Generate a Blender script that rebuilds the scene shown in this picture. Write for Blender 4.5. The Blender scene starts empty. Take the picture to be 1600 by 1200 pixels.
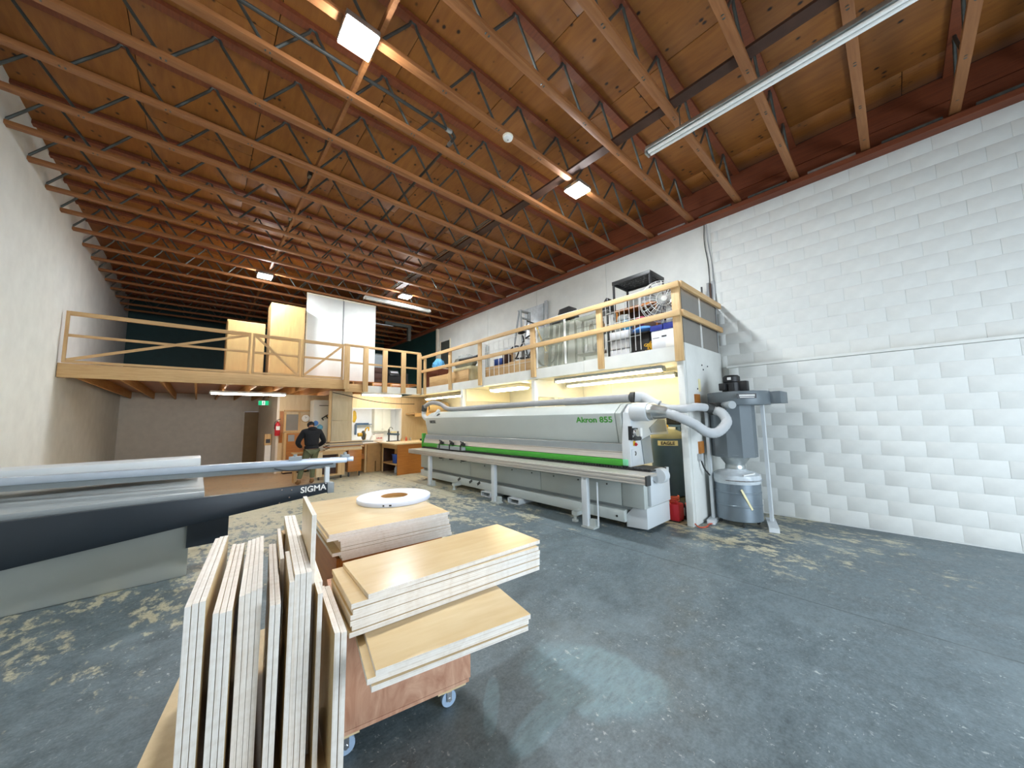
import bpy, bmesh, math, random
from mathutils import Vector, Matrix, Euler
random.seed(7)
PI = math.pi
S = bpy.context.scene
COL = S.collection

# ------------------------------------------------------------ camera
yaw, pitch, roll = math.radians(42.1035), math.radians(5.67624), math.radians(-0.93991)
fw = Vector((math.sin(yaw)*math.cos(pitch), math.cos(yaw)*math.cos(pitch), math.sin(pitch)))
rt = Vector((math.cos(yaw), -math.sin(yaw), 0)); up = rt.cross(fw)
r2 = rt*math.cos(roll)+up*math.sin(roll); u2 = -rt*math.sin(roll)+up*math.cos(roll)
cd = bpy.data.cameras.new('camera'); cam = bpy.data.objects.new('camera', cd); COL.objects.link(cam)
cd.sensor_fit = 'HORIZONTAL'; cd.sensor_width = 36; cd.lens = 542.47/1600*36; cd.clip_start = .02; cd.clip_end = 100
cam.matrix_world = Matrix(((r2.x, u2.x, -fw.x, 0), (r2.y, u2.y, -fw.y, 0), (r2.z, u2.z, -fw.z, 1.6), (0, 0, 0, 1)))
S.camera = cam

# ------------------------------------------------------------ light and exposure
HIGHBAY = 480.0      # radiance of the LED high bay diffusers
TUBE = 46.0          # warm fluorescent tubes below the mezzanine
DAYLIGHT = 330.0     # watts through the open loading door behind the camera
w = bpy.data.worlds.new('world'); S.world = w; w.use_nodes = True
w.node_tree.nodes['Background'].inputs[0].default_value = (.62, .76, 1, 1)
w.node_tree.nodes['Background'].inputs[1].default_value = 1.0
def area(name, loc, rot, sx, sy, power, col):
    l = bpy.data.lights.new(name, 'AREA'); l.shape = 'RECTANGLE'; l.size = sx; l.size_y = sy
    l.energy = power; l.color = col
    o = bpy.data.objects.new(name, l); COL.objects.link(o); o.location = loc; o.rotation_euler = rot
    return o
area('loading_door_daylight', (3.2, -3.9, 1.75), (math.radians(68), 0, 0), 4.1, 3.0, DAYLIGHT, (.79, .9, 1))
S.view_settings.view_transform = 'Standard'; S.view_settings.look = 'None'
S.view_settings.exposure = 0.22; S.view_settings.gamma = 1.0; S.view_settings.use_curve_mapping = False

# ------------------------------------------------------------ materials
def lin(h):
    h = h.lstrip('#'); out = []
    for i in (0, 2, 4):
        c = int(h[i:i+2], 16)/255
        out.append(c/12.92 if c <= .04045 else ((c+.055)/1.055)**2.4)
    return tuple(out)+(1,)
def base(name, rough=.5, metal=0.):
    m = bpy.data.materials.new(name); m.use_nodes = True
    n = m.node_tree.nodes; b = n['Principled BSDF']
    b.inputs['Roughness'].default_value = rough; b.inputs['Metallic'].default_value = metal
    return m, n, m.node_tree.links, b
def coords(n, l, scale, kind='Object'):
    tc = n.new('ShaderNodeTexCoord'); mp = n.new('ShaderNodeMapping'); mp.inputs['Scale'].default_value = scale
    l.new(tc.outputs[kind], mp.inputs['Vector']); return mp.outputs[0]
def ntex(n, l, vec, scale, detail=4, rough=.55):
    t = n.new('ShaderNodeTexNoise'); t.inputs['Scale'].default_value = scale
    t.inputs['Detail'].default_value = detail; t.inputs['Roughness'].default_value = rough
    l.new(vec, t.inputs['Vector']); return t.outputs['Fac']
def ramp(n, l, fac, stops):
    r = n.new('ShaderNodeValToRGB'); e = r.color_ramp.elements
    while len(e) < len(stops): e.new(.5)
    for i, (p, c) in enumerate(stops): e[i].position = p; e[i].color = c
    l.new(fac, r.inputs[0]); return r.outputs[0]
def mix(n, l, fac, a, b, mode='MIX'):
    x = n.new('ShaderNodeMix'); x.data_type = 'RGBA'; x.blend_type = mode
    if hasattr(fac, 'links') or hasattr(fac, 'node'): l.new(fac, x.inputs[0])
    else: x.inputs[0].default_value = fac
    for s, i in ((a, 6), (b, 7)):
        if isinstance(s, tuple): x.inputs[i].default_value = s
        else: l.new(s, x.inputs[i])
    return x.outputs[2]
def bumpn(n, l, b, h, strength, dist=.01):
    u = n.new('ShaderNodeBump'); u.inputs['Strength'].default_value = strength; u.inputs['Distance'].default_value = dist
    l.new(h, u.inputs['Height']); l.new(u.outputs[0], b.inputs['Normal'])
def mul(c, k): return (c[0]*k, c[1]*k, c[2]*k, 1)
def mat(name, hx, rough=.5, metal=0., var=.12, scale=6, bump=0., stretch=(1, 1, 1)):
    m, n, l, b = base(name, rough, metal); c = lin(hx)
    f = ntex(n, l, coords(n, l, stretch), scale)
    l.new(ramp(n, l, f, [(.3, mul(c, 1-var)), (.7, mul(c, 1+var))]), b.inputs['Base Color'])
    if bump: bumpn(n, l, b, f, bump)
    return m
def wood(name, dark, light, stretch=(1, 1, 12), scale=5, rough=.55, knots=0., var=1., distort=0.):
    m, n, l, b = base(name, rough); v = coords(n, l, stretch)
    f = ntex(n, l, v, scale, 6, .6)
    f.node.inputs['Distortion'].default_value = distort
    col = ramp(n, l, f, [(.28, lin(dark)), (.72, lin(light))])
    g = ntex(n, l, coords(n, l, (.7, .7, .7)), 1.3, 2)
    col = mix(n, l, .35, col, ramp(n, l, g, [(.3, lin(dark)), (.7, lin(light))]))
    if knots:
        vo = n.new('ShaderNodeTexVoronoi'); vo.inputs['Scale'].default_value = knots
        l.new(coords(n, l, (1, .8, 1)), vo.inputs['Vector'])
        k = ramp(n, l, vo.outputs['Distance'], [(.08, (0, 0, 0, 1)), (.17, (1, 1, 1, 1))])
        col = mix(n, l, 1., col, mix(n, l, k, lin('#3a1c0c'), (1, 1, 1, 1)), 'MULTIPLY')
    l.new(col, b.inputs['Base Color']); bumpn(n, l, b, f, .15, .004)
    return m
def glow(name, hx, strength):
    m = bpy.data.materials.new(name); m.use_nodes = True; n = m.node_tree.nodes; l = m.node_tree.links
    n.remove(n['Principled BSDF']); e = n.new('ShaderNodeEmission'); e.inputs[0].default_value = lin(hx); e.inputs[1].default_value = strength
    l.new(e.outputs[0], n['Material Output'].inputs[0]); return m

M = {}
M['white_paint'] = mat('white_paint', '#d9dbd6', .6, var=.06, scale=3, bump=.05)
M['block_paint'] = mat('block_paint', '#d9dbd7', .7, var=.03, scale=9, bump=.15)
M['block_joint'] = mat('block_joint', '#d2d5d2', .8, var=.05)
M['green_paint'] = mat('green_paint', '#123a3a', .6, var=.1)
M['far_paint'] = mat('far_paint', '#e2dacd', .6, var=.05)
M['opening_shade'] = mat('opening_shade', '#3c423c', .7, var=.1)
M['deck'] = wood('deck', '#774318', '#a2682b', (3, .5, 3), 4, .5, knots=6.5)
M['chord'] = wood('chord', '#7c4a24', '#a26c3e', (.6, 9, 9), 4, .6)
M['chord_red'] = wood('chord_red', '#5f2c16', '#864525', (9, .6, 9), 4, .6)
M['fir'] = wood('fir', '#bd9460', '#dbbb88', (9, .8, 9), 4, .55)
M['fir_x'] = wood('fir_x', '#b9905c', '#d8b684', (.8, 9, 9), 4, .55)
M['fir_z'] = wood('fir_z', '#bd9460', '#dcbd8b', (9, 9, .8), 4, .55)
M['joist_wood'] = wood('joist_wood', '#b07a3f', '#d3a364', (9, .6, 9), 4, .6)
M['orange_ply'] = wood('orange_ply', '#9c5b1f', '#bb7a34', (1, 1, 8), 3, .4)
M['tan_ply'] = wood('tan_ply', '#cdb389', '#e0cba4', (6, 6, .8), 3, .5)
M['pale_ply'] = wood('pale_ply', '#ad8d58', '#c2a56d', (6, 6, .8), 3, .5)
M['pink_ply'] = wood('pink_ply', '#a87258', '#dfb598', (4, 4, 1.2), 2.2, .6, distort=3.)
M['grey_ply'] = wood('grey_ply', '#b5a688', '#cfc1a3', (5, 5, .8), 3, .6)
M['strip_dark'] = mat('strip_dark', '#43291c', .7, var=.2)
M['steel'] = mat('steel', '#575b57', .45, .6, var=.2, scale=12)
M['galv'] = mat('galv', '#b4b9b8', .32, .85, var=.2, scale=7)
M['alu'] = mat('alu', '#c4c0b8', .35, .45, var=.08, scale=20, stretch=(1, .1, 6))
M['alu_blue'] = mat('alu_blue', '#b9c4d2', .35, .5, var=.05)
M['conduit'] = mat('conduit', '#3f3f3c', .5, .5)
M['machine'] = mat('machine', '#b4bbb7', .42, var=.03, scale=2)
M['machine_light'] = mat('machine_light', '#ccd2d5', .4, var=.02, scale=2)
M['machine_dark'] = mat('machine_dark', '#8e9597', .45, var=.05)
M['green'] = mat('green', '#3f9a30', .4, var=.04)
M['green_light'] = mat('green_light', '#77c79a', .4, var=.04)
M['black'] = mat('black', '#17181a', .5, var=.15)
M['black_plastic'] = mat('black_plastic', '#232425', .45, var=.1)
M['navy_panel'] = mat('navy_panel', '#1d2730', .4, var=.06)
M['hose'] = mat('hose', '#97999a', .6, var=.06)
M['hose_light'] = mat('hose_light', '#b3b7b9', .55, var=.04)
M['rubber'] = mat('rubber', '#3a3c3b', .7, var=.1)
M['collector'] = mat('collector', '#666f74', .45, .15, var=.06, scale=3)
M['drum'] = mat('drum', '#7f8b94', .35, .6, var=.1, scale=4)
M['clear_bag'] = mat('clear_bag', '#c6ced3', .25, var=.15, scale=9, bump=.6)
M['tank'] = mat('tank', '#46617a', .4, .1, var=.08)
M['tank_top'] = mat('tank_top', '#8a8b74', .5, var=.1)
M['red'] = mat('red', '#c22733', .4, var=.06)
M['orange_hose'] = mat('orange_hose', '#c8553a', .5)
M['yellow'] = mat('yellow', '#d9ae2a', .5, var=.1)
M['blue'] = mat('blue', '#2a58b8', .5, var=.1)
M['lid_blue'] = mat('lid_blue', '#2f3f9c', .5, var=.06)
M['bag_blue'] = mat('bag_blue', '#67b4e2', .4, var=.25, scale=14, bump=.6)
M['cloth_blue'] = mat('cloth_blue', '#4f86cf', .8, var=.15, bump=.3)
M['cloth_teal'] = mat('cloth_teal', '#3d86a8', .8, var=.3, bump=.4)
M['cloth_pink'] = mat('cloth_pink', '#a3405a', .8, var=.2, bump=.4)
M['cloth_grey'] = mat('cloth_grey', '#8d8f8a', .85, var=.25, bump=.5)
M['card_white'] = mat('card_white', '#dfe2e6', .7, var=.04)
M['cardboard'] = mat('cardboard', '#b58a55', .8, var=.1)
M['grey_panel'] = mat('grey_panel', '#84817b', .6, var=.04)
M['lacquer'] = mat('lacquer', '#dfe2de', .4, var=.03)
M['cream'] = mat('cream', '#e9e3cd', .5, var=.03)
M['wire'] = mat('wire', '#d5d6d2', .4, .3)
M['chrome'] = mat('chrome', '#d0d4d8', .22, .9)
M['paper'] = mat('paper', '#eeeeea', .7, var=.02)
M['tape'] = mat('tape', '#d9dfee', .45, var=.03)
M['ink'] = mat('ink', '#3a3c40', .6)
M['label_cream'] = mat('label_cream', '#e7ddb0', .6)
M['brown_door'] = mat('brown_door', '#9d8460', .6, var=.05)
M['hoodie'] = mat('hoodie', '#12151c', .9, var=.2, scale=20, bump=.3)
M['trousers'] = mat('trousers', '#5b5f45', .9, var=.15, scale=12, bump=.3)
M['boots'] = mat('boots', '#7a5a34', .8, var=.15)
M['skin'] = mat('skin', '#b07f62', .55, var=.05)
M['hair'] = mat('hair', '#0d0c0c', .7, var=.2)
M['toner'] = mat('toner', '#4b4d4a', .6, var=.1)
M['highbay'] = glow('highbay', '#f4faff', HIGHBAY)
M['tube'] = glow('tube', '#ffe7b4', TUBE)
M['tube_cool'] = glow('tube_cool', '#fff3e2', TUBE)
M['exit_green'] = glow('exit_green', '#2fd08c', .9)
M['exit_white'] = glow('exit_white', '#eafff4', 1.0)
def board_mats():
    m, n, l, b = base('birch_face', .24); v = coords(n, l, (1, 7, 1))
    f = ntex(n, l, v, 3, 5); g = ntex(n, l, coords(n, l, (1, 1, 1)), 2, 2)
    c = ramp(n, l, f, [(.3, lin('#cdb083')), (.7, lin('#dbc398'))])
    c = mix(n, l, .4, c, ramp(n, l, g, [(.3, lin('#c7a873')), (.7, lin('#e0cca2'))]))
    l.new(c, b.inputs['Base Color']); M['birch'] = m
    for nm, st in (('edge_flat', (2, 2, 190)), ('edge_upright', (190, 2, 2))):
        m, n, l, b = base(nm, .7); f = ntex(n, l, coords(n, l, st), 1, 2)
        s = ntex(n, l, coords(n, l, (9, 9, 9)), 4, 3)
        c = ramp(n, l, f, [(.25, lin('#bfae9b')), (.4, lin('#e3dbd0')), (.7, lin('#f0ebe3'))])
        c = mix(n, l, .2, c, ramp(n, l, s, [(.3, lin('#b9a489')), (.6, lin('#efe9e0'))]))
        l.new(c, b.inputs['Base Color']); M[nm] = m
board_mats()
def floor_mat():
    m, n, l, b = base('painted_concrete', .42)
    v = coords(n, l, (1, 1, 1))
    big = ntex(n, l, v, .55, 5, .6); mid = ntex(n, l, v, 5, 6, .65); fine = ntex(n, l, v, 60, 3, .6)
    c = ramp(n, l, big, [(.3, lin('#3b474c')), (.7, lin('#5b6a71'))])
    c = mix(n, l, .5, c, ramp(n, l, mid, [(.34, lin('#2c3639')), (.64, lin('#6f7f86'))]))
    c = mix(n, l, .28, c, ramp(n, l, ntex(n, l, coords(n, l, (1, 1.3, 1)), 14, 10, .75), [(.38, lin('#343f42')), (.62, lin('#7d8c91'))]))
    c = mix(n, l, .15, c, ramp(n, l, fine, [(.35, lin('#39444a')), (.7, lin('#9aa8ac'))]))
    # worn-off paint and trodden sawdust, heaviest in the aisle by the machine and towards the benches
    sp = n.new('ShaderNodeSeparateXYZ'); l.new(v, sp.inputs[0])
    def mr(sock, a, b_, c0=0., c1=1.):
        r = n.new('ShaderNodeMapRange'); l.new(sock, r.inputs[0])
        for i, x in enumerate((a, b_, c0, c1)): r.inputs[i+1].default_value = x
        return r.outputs[0]
    def mth(op, a, b_):
        x = n.new('ShaderNodeMath'); x.operation = op
        for s, i in ((a, 0), (b_, 1)):
            if isinstance(s, (int, float)): x.inputs[i].default_value = s
            else: l.new(s, x.inputs[i])
        return x.outputs[0]
    far = mr(sp.outputs[1], 2.8, 8.0)
    right = mth('MULTIPLY', mr(sp.outputs[0], 4.3, 5.3), mr(sp.outputs[1], -.5, 1.2))
    dust = mth('MAXIMUM', far, mth('MULTIPLY', right, .55))
    patch = mth('ADD', mth('MULTIPLY', ntex(n, l, coords(n, l, (1.3, .7, 1)), 2.2, 4, .6), .45), mth('MULTIPLY', ntex(n, l, coords(n, l, (1.4, .8, 1)), 9, 8, .7), .55))
    msk = mth('ADD', patch, mth('MULTIPLY', dust, .17))
    msk = ramp(n, l, msk, [(.575, (0, 0, 0, 1)), (.63, (1, 1, 1, 1))])
    msk = mth('MULTIPLY', msk, mr(dust, 0., .12))
    c = mix(n, l, mth('MULTIPLY', msk, .85), c, ramp(n, l, fine, [(.3, lin('#a59f84')), (.7, lin('#c9c2a4'))]))
    # pale blue scuffed area where the coating is rubbed
    def ell(cx_, cy_, ang, rx, ry):
        mp = n.new('ShaderNodeMapping'); mp.vector_type = 'TEXTURE'; l.new(v, mp.inputs['Vector'])
        mp.inputs['Location'].default_value = (cx_, cy_, 0); mp.inputs['Rotation'].default_value = (0, 0, ang); mp.inputs['Scale'].default_value = (rx, ry, 1)
        d = n.new('ShaderNodeVectorMath'); d.operation = 'LENGTH'; l.new(mp.outputs[0], d.inputs[0])
        dd = mth('ADD', d.outputs['Value'], mth('MULTIPLY', mth('SUBTRACT', ntex(n, l, v, 5, 5, .65), .5), .9))
        return mr(dd, .85, 1.08, 1., 0.)
    sc = mth('MAXIMUM', mth('MAXIMUM', ell(1.90, 1.42, 1.9, .44, .30), mth('MULTIPLY', ell(1.48, 1.40, .1, .30, .09), .8)), mth('MULTIPLY', ell(1.32, 1.68, .85, .22, .045), .8))
    sc = mth('MULTIPLY', sc, mr(ntex(n, l, coords(n, l, (1, 3, 1)), 9, 8, .7), .3, .65, .15, 1.))
    c = mix(n, l, mth('MULTIPLY', sc, .62), c, lin('#7f9fa8'))
    ln = mth('MULTIPLY', mr(mth('ABSOLUTE', mth('SUBTRACT', sp.outputs[0], 3.98), 0.), .004, .012, 1., 0.), .7)
    c = mix(n, l, ln, c, lin('#2b3234'))
    warm = mth('MULTIPLY', mr(sp.outputs[0], 2.7, 2.2), mr(sp.outputs[1], 9.0, 10.0))  # tan patch: glossy reflection of the wood beyond, painted into the floor colour
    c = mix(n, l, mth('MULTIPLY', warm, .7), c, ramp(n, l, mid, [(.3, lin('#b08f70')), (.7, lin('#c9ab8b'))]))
    # chips and paint specks
    fl = mth('MAXIMUM', mr(ntex(n, l, coords(n, l, (1.6, 1, 1)), 16, 9, .72), .60, .63), mr(ntex(n, l, coords(n, l, (1, 2.6, 1)), 24, 6, .7), .63, .655))
    ck = mth('MULTIPLY', fl, mr(ntex(n, l, v, 1.9, 5), .44, .56))
    c = mix(n, l, mth('MULTIPLY', ck, .7), c, lin('#b4bab8'))
    sw_ = mth('MULTIPLY', mr(ntex(n, l, v, .9, 6, .6), .52, .64), .3)
    c = mix(n, l, sw_, c, lin('#808f95'))
    l.new(c, b.inputs['Base Color'])
    l.new(mr(mid, .3, .7, .34, .6), b.inputs['Roughness'])
    bumpn(n, l, b, mid, .12, .01)
    return m
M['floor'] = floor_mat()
def clear_sheet():
    m, n, l, b = base('clear_plastic', .18)
    f = ntex(n, l, coords(n, l, (1, 1, 1)), 6, 4)
    l.new(ramp(n, l, f, [(.3, lin('#aab09c')), (.7, lin('#c6cbbb'))]), b.inputs['Base Color'])
    b.inputs['Alpha'].default_value = .34
    return m
M['clear'] = clear_sheet()

# ------------------------------------------------------------ mesh helpers (all coordinates in metres, world axes)
XF = {}
class MB:
    def __init__(s): s.v = []; s.f = []; s.m = []
    def add(s, vs, fs, m=0):
        k = len(s.v); s.v += [tuple(x) for x in vs]; s.f += [tuple(i+k for i in f) for f in fs]; s.m += [m]*len(fs); return s
    def box(s, x0, x1, y0, y1, z0, z1, m=0):
        return s.add([(x, y, z) for x in (x0, x1) for y in (y0, y1) for z in (z0, z1)],
                     [(0, 1, 3, 2), (4, 6, 7, 5), (0, 4, 5, 1), (2, 3, 7, 6), (0, 2, 6, 4), (1, 5, 7, 3)], m)
    def obox(s, c, ax, ay, az, m=0):
        c = Vector(c); ax = Vector(ax); ay = Vector(ay); az = Vector(az)
        if ax.cross(ay).dot(az) < 0: az = -az
        return s.add([c+i*ax+j*ay+k*az for i in (-1, 1) for j in (-1, 1) for k in (-1, 1)],
                     [(0, 1, 3, 2), (4, 6, 7, 5), (0, 4, 5, 1), (2, 3, 7, 6), (0, 2, 6, 4), (1, 5, 7, 3)], m)
    def bar(s, p, q, wdt, hgt, upv=(0, 0, 1), m=0):
        p = Vector(p); q = Vector(q); d = (q-p); L = d.length; d.normalize()
        x = d.cross(Vector(upv))
        if x.length < 1e-4: x = d.cross(Vector((1, 0, 0)))
        x.normalize(); y = x.cross(d)
        return s.obox((p+q)/2, d*L/2, x*wdt/2, y*hgt/2, m)
    def tube(s, pts, r, n=8, m=0, cap=True, closed=False):
        pts = [Vector(p) for p in pts]; rs = r if isinstance(r, (list, tuple)) else [r]*len(pts)
        k = len(pts); prev = None; rings = []
        for i, p in enumerate(pts):
            if closed: t = pts[(i+1) % k]-pts[i-1]
            else: t = pts[min(i+1, k-1)]-pts[max(i-1, 0)]
            t.normalize()
            if prev is None:
                a = t.cross(Vector((0, 0, 1)))
                if a.length < .05: a = t.cross(Vector((1, 0, 0)))
            else: a = prev-t*prev.dot(t)
            a.normalize(); prev = a; b = t.cross(a)
            rings.append([p+(a*math.cos(2*PI*j/n)+b*math.sin(2*PI*j/n))*rs[i] for j in range(n)])
        vs = [v for R in rings for v in R]; fs = []
        for i in range(k if closed else k-1):
            i2 = (i+1) % k
            for j in range(n):
                fs.append((i*n+j, i*n+(j+1) % n, i2*n+(j+1) % n, i2*n+j))
        if cap and not closed:
            fs.append(tuple(range(n-1, -1, -1))); fs.append(tuple((k-1)*n+j for j in range(n)))
        return s.add(vs, fs, m)
    def cyl(s, p, q, r, n=16, r2=None, m=0):
        return s.tube([p, q], [r, r if r2 is None else r2], n, m)
    def lathe(s, prof, c=(0, 0, 0), n=24, axis='z', m=0):
        c = Vector(c); vs = []; fs = []; k = len(prof)
        for (r, z) in prof:
            for j in range(n):
                a = 2*PI*j/n; x, y = r*math.cos(a), r*math.sin(a)
                p = {'z': (x, y, z), 'x': (z, x, y), 'y': (y, z, x)}[axis]
                vs.append(c+Vector(p))
        for i in range(k-1):
            for j in range(n): fs.append((i*n+j, i*n+(j+1) % n, (i+1)*n+(j+1) % n, (i+1)*n+j))
        if prof[0][0] > 1e-5: fs.append(tuple(range(n-1, -1, -1)))
        if prof[-1][0] > 1e-5: fs.append(tuple((k-1)*n+j for j in range(n)))
        return s.add(vs, fs, m)
    def ring(s, prof, c=(0, 0, 0), n=32, axis='z', m=0):   # closed lathe profile
        k0 = len(s.v); prof = list(prof); k = len(prof); c = Vector(c); vs = []; fs = []
        for (r, z) in prof:
            for j in range(n):
                a = 2*PI*j/n; x, y = r*math.cos(a), r*math.sin(a)
                vs.append(c+Vector({'z': (x, y, z), 'x': (z, x, y), 'y': (y, z, x)}[axis]))
        for i in range(k):
            i2 = (i+1) % k
            for j in range(n): fs.append((i*n+j, i*n+(j+1) % n, i2*n+(j+1) % n, i2*n+j))
        return s.add(vs, fs, m)
    def prism(s, poly, axis, a, b, m=0):
        k = len(poly)
        def P(u, v, t): return {'x': (t, u, v), 'y': (u, t, v), 'z': (u, v, t)}[axis]
        vs = [P(u, v, a) for u, v in poly]+[P(u, v, b) for u, v in poly]
        fs = [tuple(range(k)), tuple(range(2*k-1, k-1, -1))]+[(i, i+k, (i+1) % k+k, (i+1) % k) for i in range(k)]
        return s.add(vs, fs, m)
    def ball(s, c, r, n=12, sc=(1, 1, 1), m=0):
        k = max(4, n//2); prof = [(max(1e-6, math.sin(PI*i/k))*r, -math.cos(PI*i/k)*r) for i in range(k+1)]
        t = MB().lathe([(a, b) for a, b in prof], (0, 0, 0), n)
        return s.add([(c[0]+v[0]*sc[0], c[1]+v[1]*sc[1], c[2]+v[2]*sc[2]) for v in t.v], t.f, m)
    def build(s, name, mats, parent=None, bevel=0., smooth=False, local=False):
        me = bpy.data.meshes.new(name)
        X = XF.get(parent.name) if parent is not None else None
        vs = s.v
        if X is not None and not local: vs = [X @ Vector(v) for v in vs]
        me.from_pydata([tuple(v) for v in vs], [], s.f)
        for mm in (mats if isinstance(mats, (list, tuple)) else [mats]): me.materials.append(M[mm] if isinstance(mm, str) else mm)
        if any(s.m): me.polygons.foreach_set('material_index', s.m)
        bm = bmesh.new(); bm.from_mesh(me); bmesh.ops.recalc_face_normals(bm, faces=bm.faces)
        if bevel:
            es = [e for e in bm.edges if len(e.link_faces) == 2 and e.calc_face_angle(0) > .5]
            bmesh.ops.bevel(bm, geom=es, offset=bevel, segments=2, affect='EDGES', profile=.5)
        bm.to_mesh(me); bm.free()
        if smooth or bevel:
            me.polygons.foreach_set('use_smooth', [True]*len(me.polygons)); me.set_sharp_from_angle(angle=.7)
        o = bpy.data.objects.new(name, me); COL.objects.link(o)
        if parent is not None:
            o.parent = parent
            if X is not None: XF[o.name] = X
        return o
def tag(o, label=None, cat=None, group=None, kind=None):
    if label: o['label'] = label
    if cat: o['category'] = cat
    if group: o['group'] = group
    if kind: o['kind'] = kind
    return o
def thing(name, label, cat, loc=(0, 0, 0), rotz=0., group=None):
    o = bpy.data.objects.new(name, None); COL.objects.link(o); o.empty_display_size = .1
    o.location = loc; o.rotation_euler = (0, 0, rotz)
    XF[o.name] = (Matrix.Translation(loc) @ Matrix.Rotation(rotz, 4, 'Z')).inverted()
    return tag(o, label, cat, group)
def struct(name, mb, m, parent=None, **k):
    o = mb.build(name, m, parent, **k)
    if parent is None: o['kind'] = 'structure'
    return o
def empty_struct(name, loc=(0, 0, 0)):
    o = bpy.data.objects.new(name, None); COL.objects.link(o); o.location = loc; o['kind'] = 'structure'
    XF[o.name] = Matrix.Translation(loc).inverted(); return o
def dup(root, loc, rotz=None, label=None, group=None):
    r = root.copy(); COL.objects.link(r); r.location = loc
    if rotz is not None: r.rotation_euler = (0, 0, rotz)
    if label: r['label'] = label
    if group: r['group'] = group
    def rec(a, b):
        for ch in list(a.children):
            c = ch.copy(); COL.objects.link(c); c.parent = b; rec(ch, c)
    rec(root, r); return r
def shared(name, me, parent, loc, rot=(0, 0, 0), scale=(1, 1, 1)):
    o = bpy.data.objects.new(name, me); COL.objects.link(o); o.parent = parent; o.location = loc; o.rotation_euler = rot; o.scale = scale
    return o
def mesh_of(mb, name, mats, smooth=False, bevel=0.):
    o = mb.build(name, mats, smooth=smooth, bevel=bevel); me = o.data; bpy.data.objects.remove(o); return me
def text(name, body, size, org, tx, ty, m, parent, ext=.001, bold=0., sx=1., align='CENTER'):
    cu = bpy.data.curves.new(name, 'FONT'); cu.body = body; cu.size = size; cu.extrude = ext; cu.offset = bold; cu.align_x = align; cu.align_y = 'CENTER'; cu.resolution_u = 3
    t = bpy.data.objects.new(name+'_curve', cu); COL.objects.link(t); bpy.context.view_layer.update()
    me = bpy.data.meshes.new_from_object(t.evaluated_get(bpy.context.evaluated_depsgraph_get()))
    bpy.data.objects.remove(t)
    tx = Vector(tx).normalized(); ty = Vector(ty).normalized(); tz = tx.cross(ty)
    R = Matrix(((tx.x, ty.x, tz.x, org[0]), (tx.y, ty.y, tz.y, org[1]), (tx.z, ty.z, tz.z, org[2]), (0, 0, 0, 1)))
    X = XF.get(parent.name) if parent is not None else None
    if X is not None: R = X @ R
    me.transform(R @ Matrix.Diagonal((sx, 1, 1, 1)))
    me.name = name; me.materials.clear(); me.materials.append(M[m])
    o = bpy.data.objects.new(name, me); COL.objects.link(o)
    if parent is not None: o.parent = parent
    return o
def arc(c, r, a0, a1, n, ax, ay):
    c = Vector(c); ax = Vector(ax); ay = Vector(ay)
    return [c+ax*r*math.cos(a0+(a1-a0)*i/n)+ay*r*math.sin(a0+(a1-a0)*i/n) for i in range(n+1)]
def smoothpath(pts, n=6):      # Catmull-Rom through the points
    P = [Vector(p) for p in pts]; P = [P[0]*2-P[1]]+P+[P[-1]*2-P[-2]]; out = []
    for i in range(1, len(P)-2):
        a, b, c, d = P[i-1:i+3]
        for k in range(n):
            t = k/n
            out.append(.5*((2*b)+(c-a)*t+(2*a-5*b+4*c-d)*t*t+(3*b-a-3*c+d)*t**3))
    return out+[P[-2]]
ORD = ['topmost', 'second from the top', 'third from the top', 'fourth from the top', 'fifth from the top', 'sixth from the top', 'seventh from the top', 'eighth from the top', 'ninth from the top', 'tenth from the top']
# ============================================================ ROOM SHELL
XL, XR, YF, YB = -2.0, 7.1, -4.0, 17.7
TOP = 5.27
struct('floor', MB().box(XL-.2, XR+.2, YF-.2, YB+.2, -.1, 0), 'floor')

wr = empty_struct('wall_right')
MB().box(XR, XR+.2, YF, 2.12, 0, TOP).build('block_backing', 'block_joint', wr)
MB().box(XR, XR+.2, 11.3, 12.25, 0, TOP).build('wall_panel', 'white_paint', wr)
MB().box(XR, XR+.2, 12.25, YB, 0, TOP).build('wall_panel', 'green_paint', wr)
y = 2.12
while y < 11.2:
    y1 = min(y+2.3, 11.3)
    MB().box(XR-.008, XR+.2, y+.006, y1-.006, 0, TOP).build('wall_panel', 'white_paint', wr); y = y1
MB().box(XR+.002, XR+.1, 2.12, 11.3, 0, TOP).build('panel_backing', 'block_joint', wr)
BL = mesh_of(MB().box(-.03, .03, -.1985, .1985, -.0988, .0988), 'block', 'block_paint', bevel=.0018)
def lay(z0, rows, xf, y0, y1, single):
    far = MB()
    for r in range(rows):
        y = y0-(.2 if r % 2 else 0)
        while y < y1-.01:
            a, b = max(y, y0), min(y+.4, y1); cy, hy = (a+b)/2, (b-a)/2-.0015
            if hy > .02:
                if single:
                    o = shared('block', BL, wr, (xf+.03+random.uniform(0, .0015), cy, z0+.1+.2*r), scale=(1, hy/.1985, 1))
                else: far.box(xf, xf+.06, cy-hy, cy+hy, z0+.2*r+.0012, z0+.2*r+.1988)
            y += .4
    if not single: tag(far.build('blockwork', 'block_paint', wr), kind='stuff')
lay(2.47, 14, XR-.004, -1.6, 2.12, True)
lay(2.47, 14, XR-.004, YF, -1.6, False)
lay(.02, 12, XR-.15, -1.6, 1.95, True)
lay(.02, 12, XR-.15, YF, -1.6, False)
MB().box(XR-.146, XR, YF, 1.95, 0, 2.42).build('lower_wall_core', 'block_joint', wr)
MB().box(XR-.16, XR, YF, 1.98, 2.425, 2.465).build('wall_cap', 'white_paint', wr)

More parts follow.
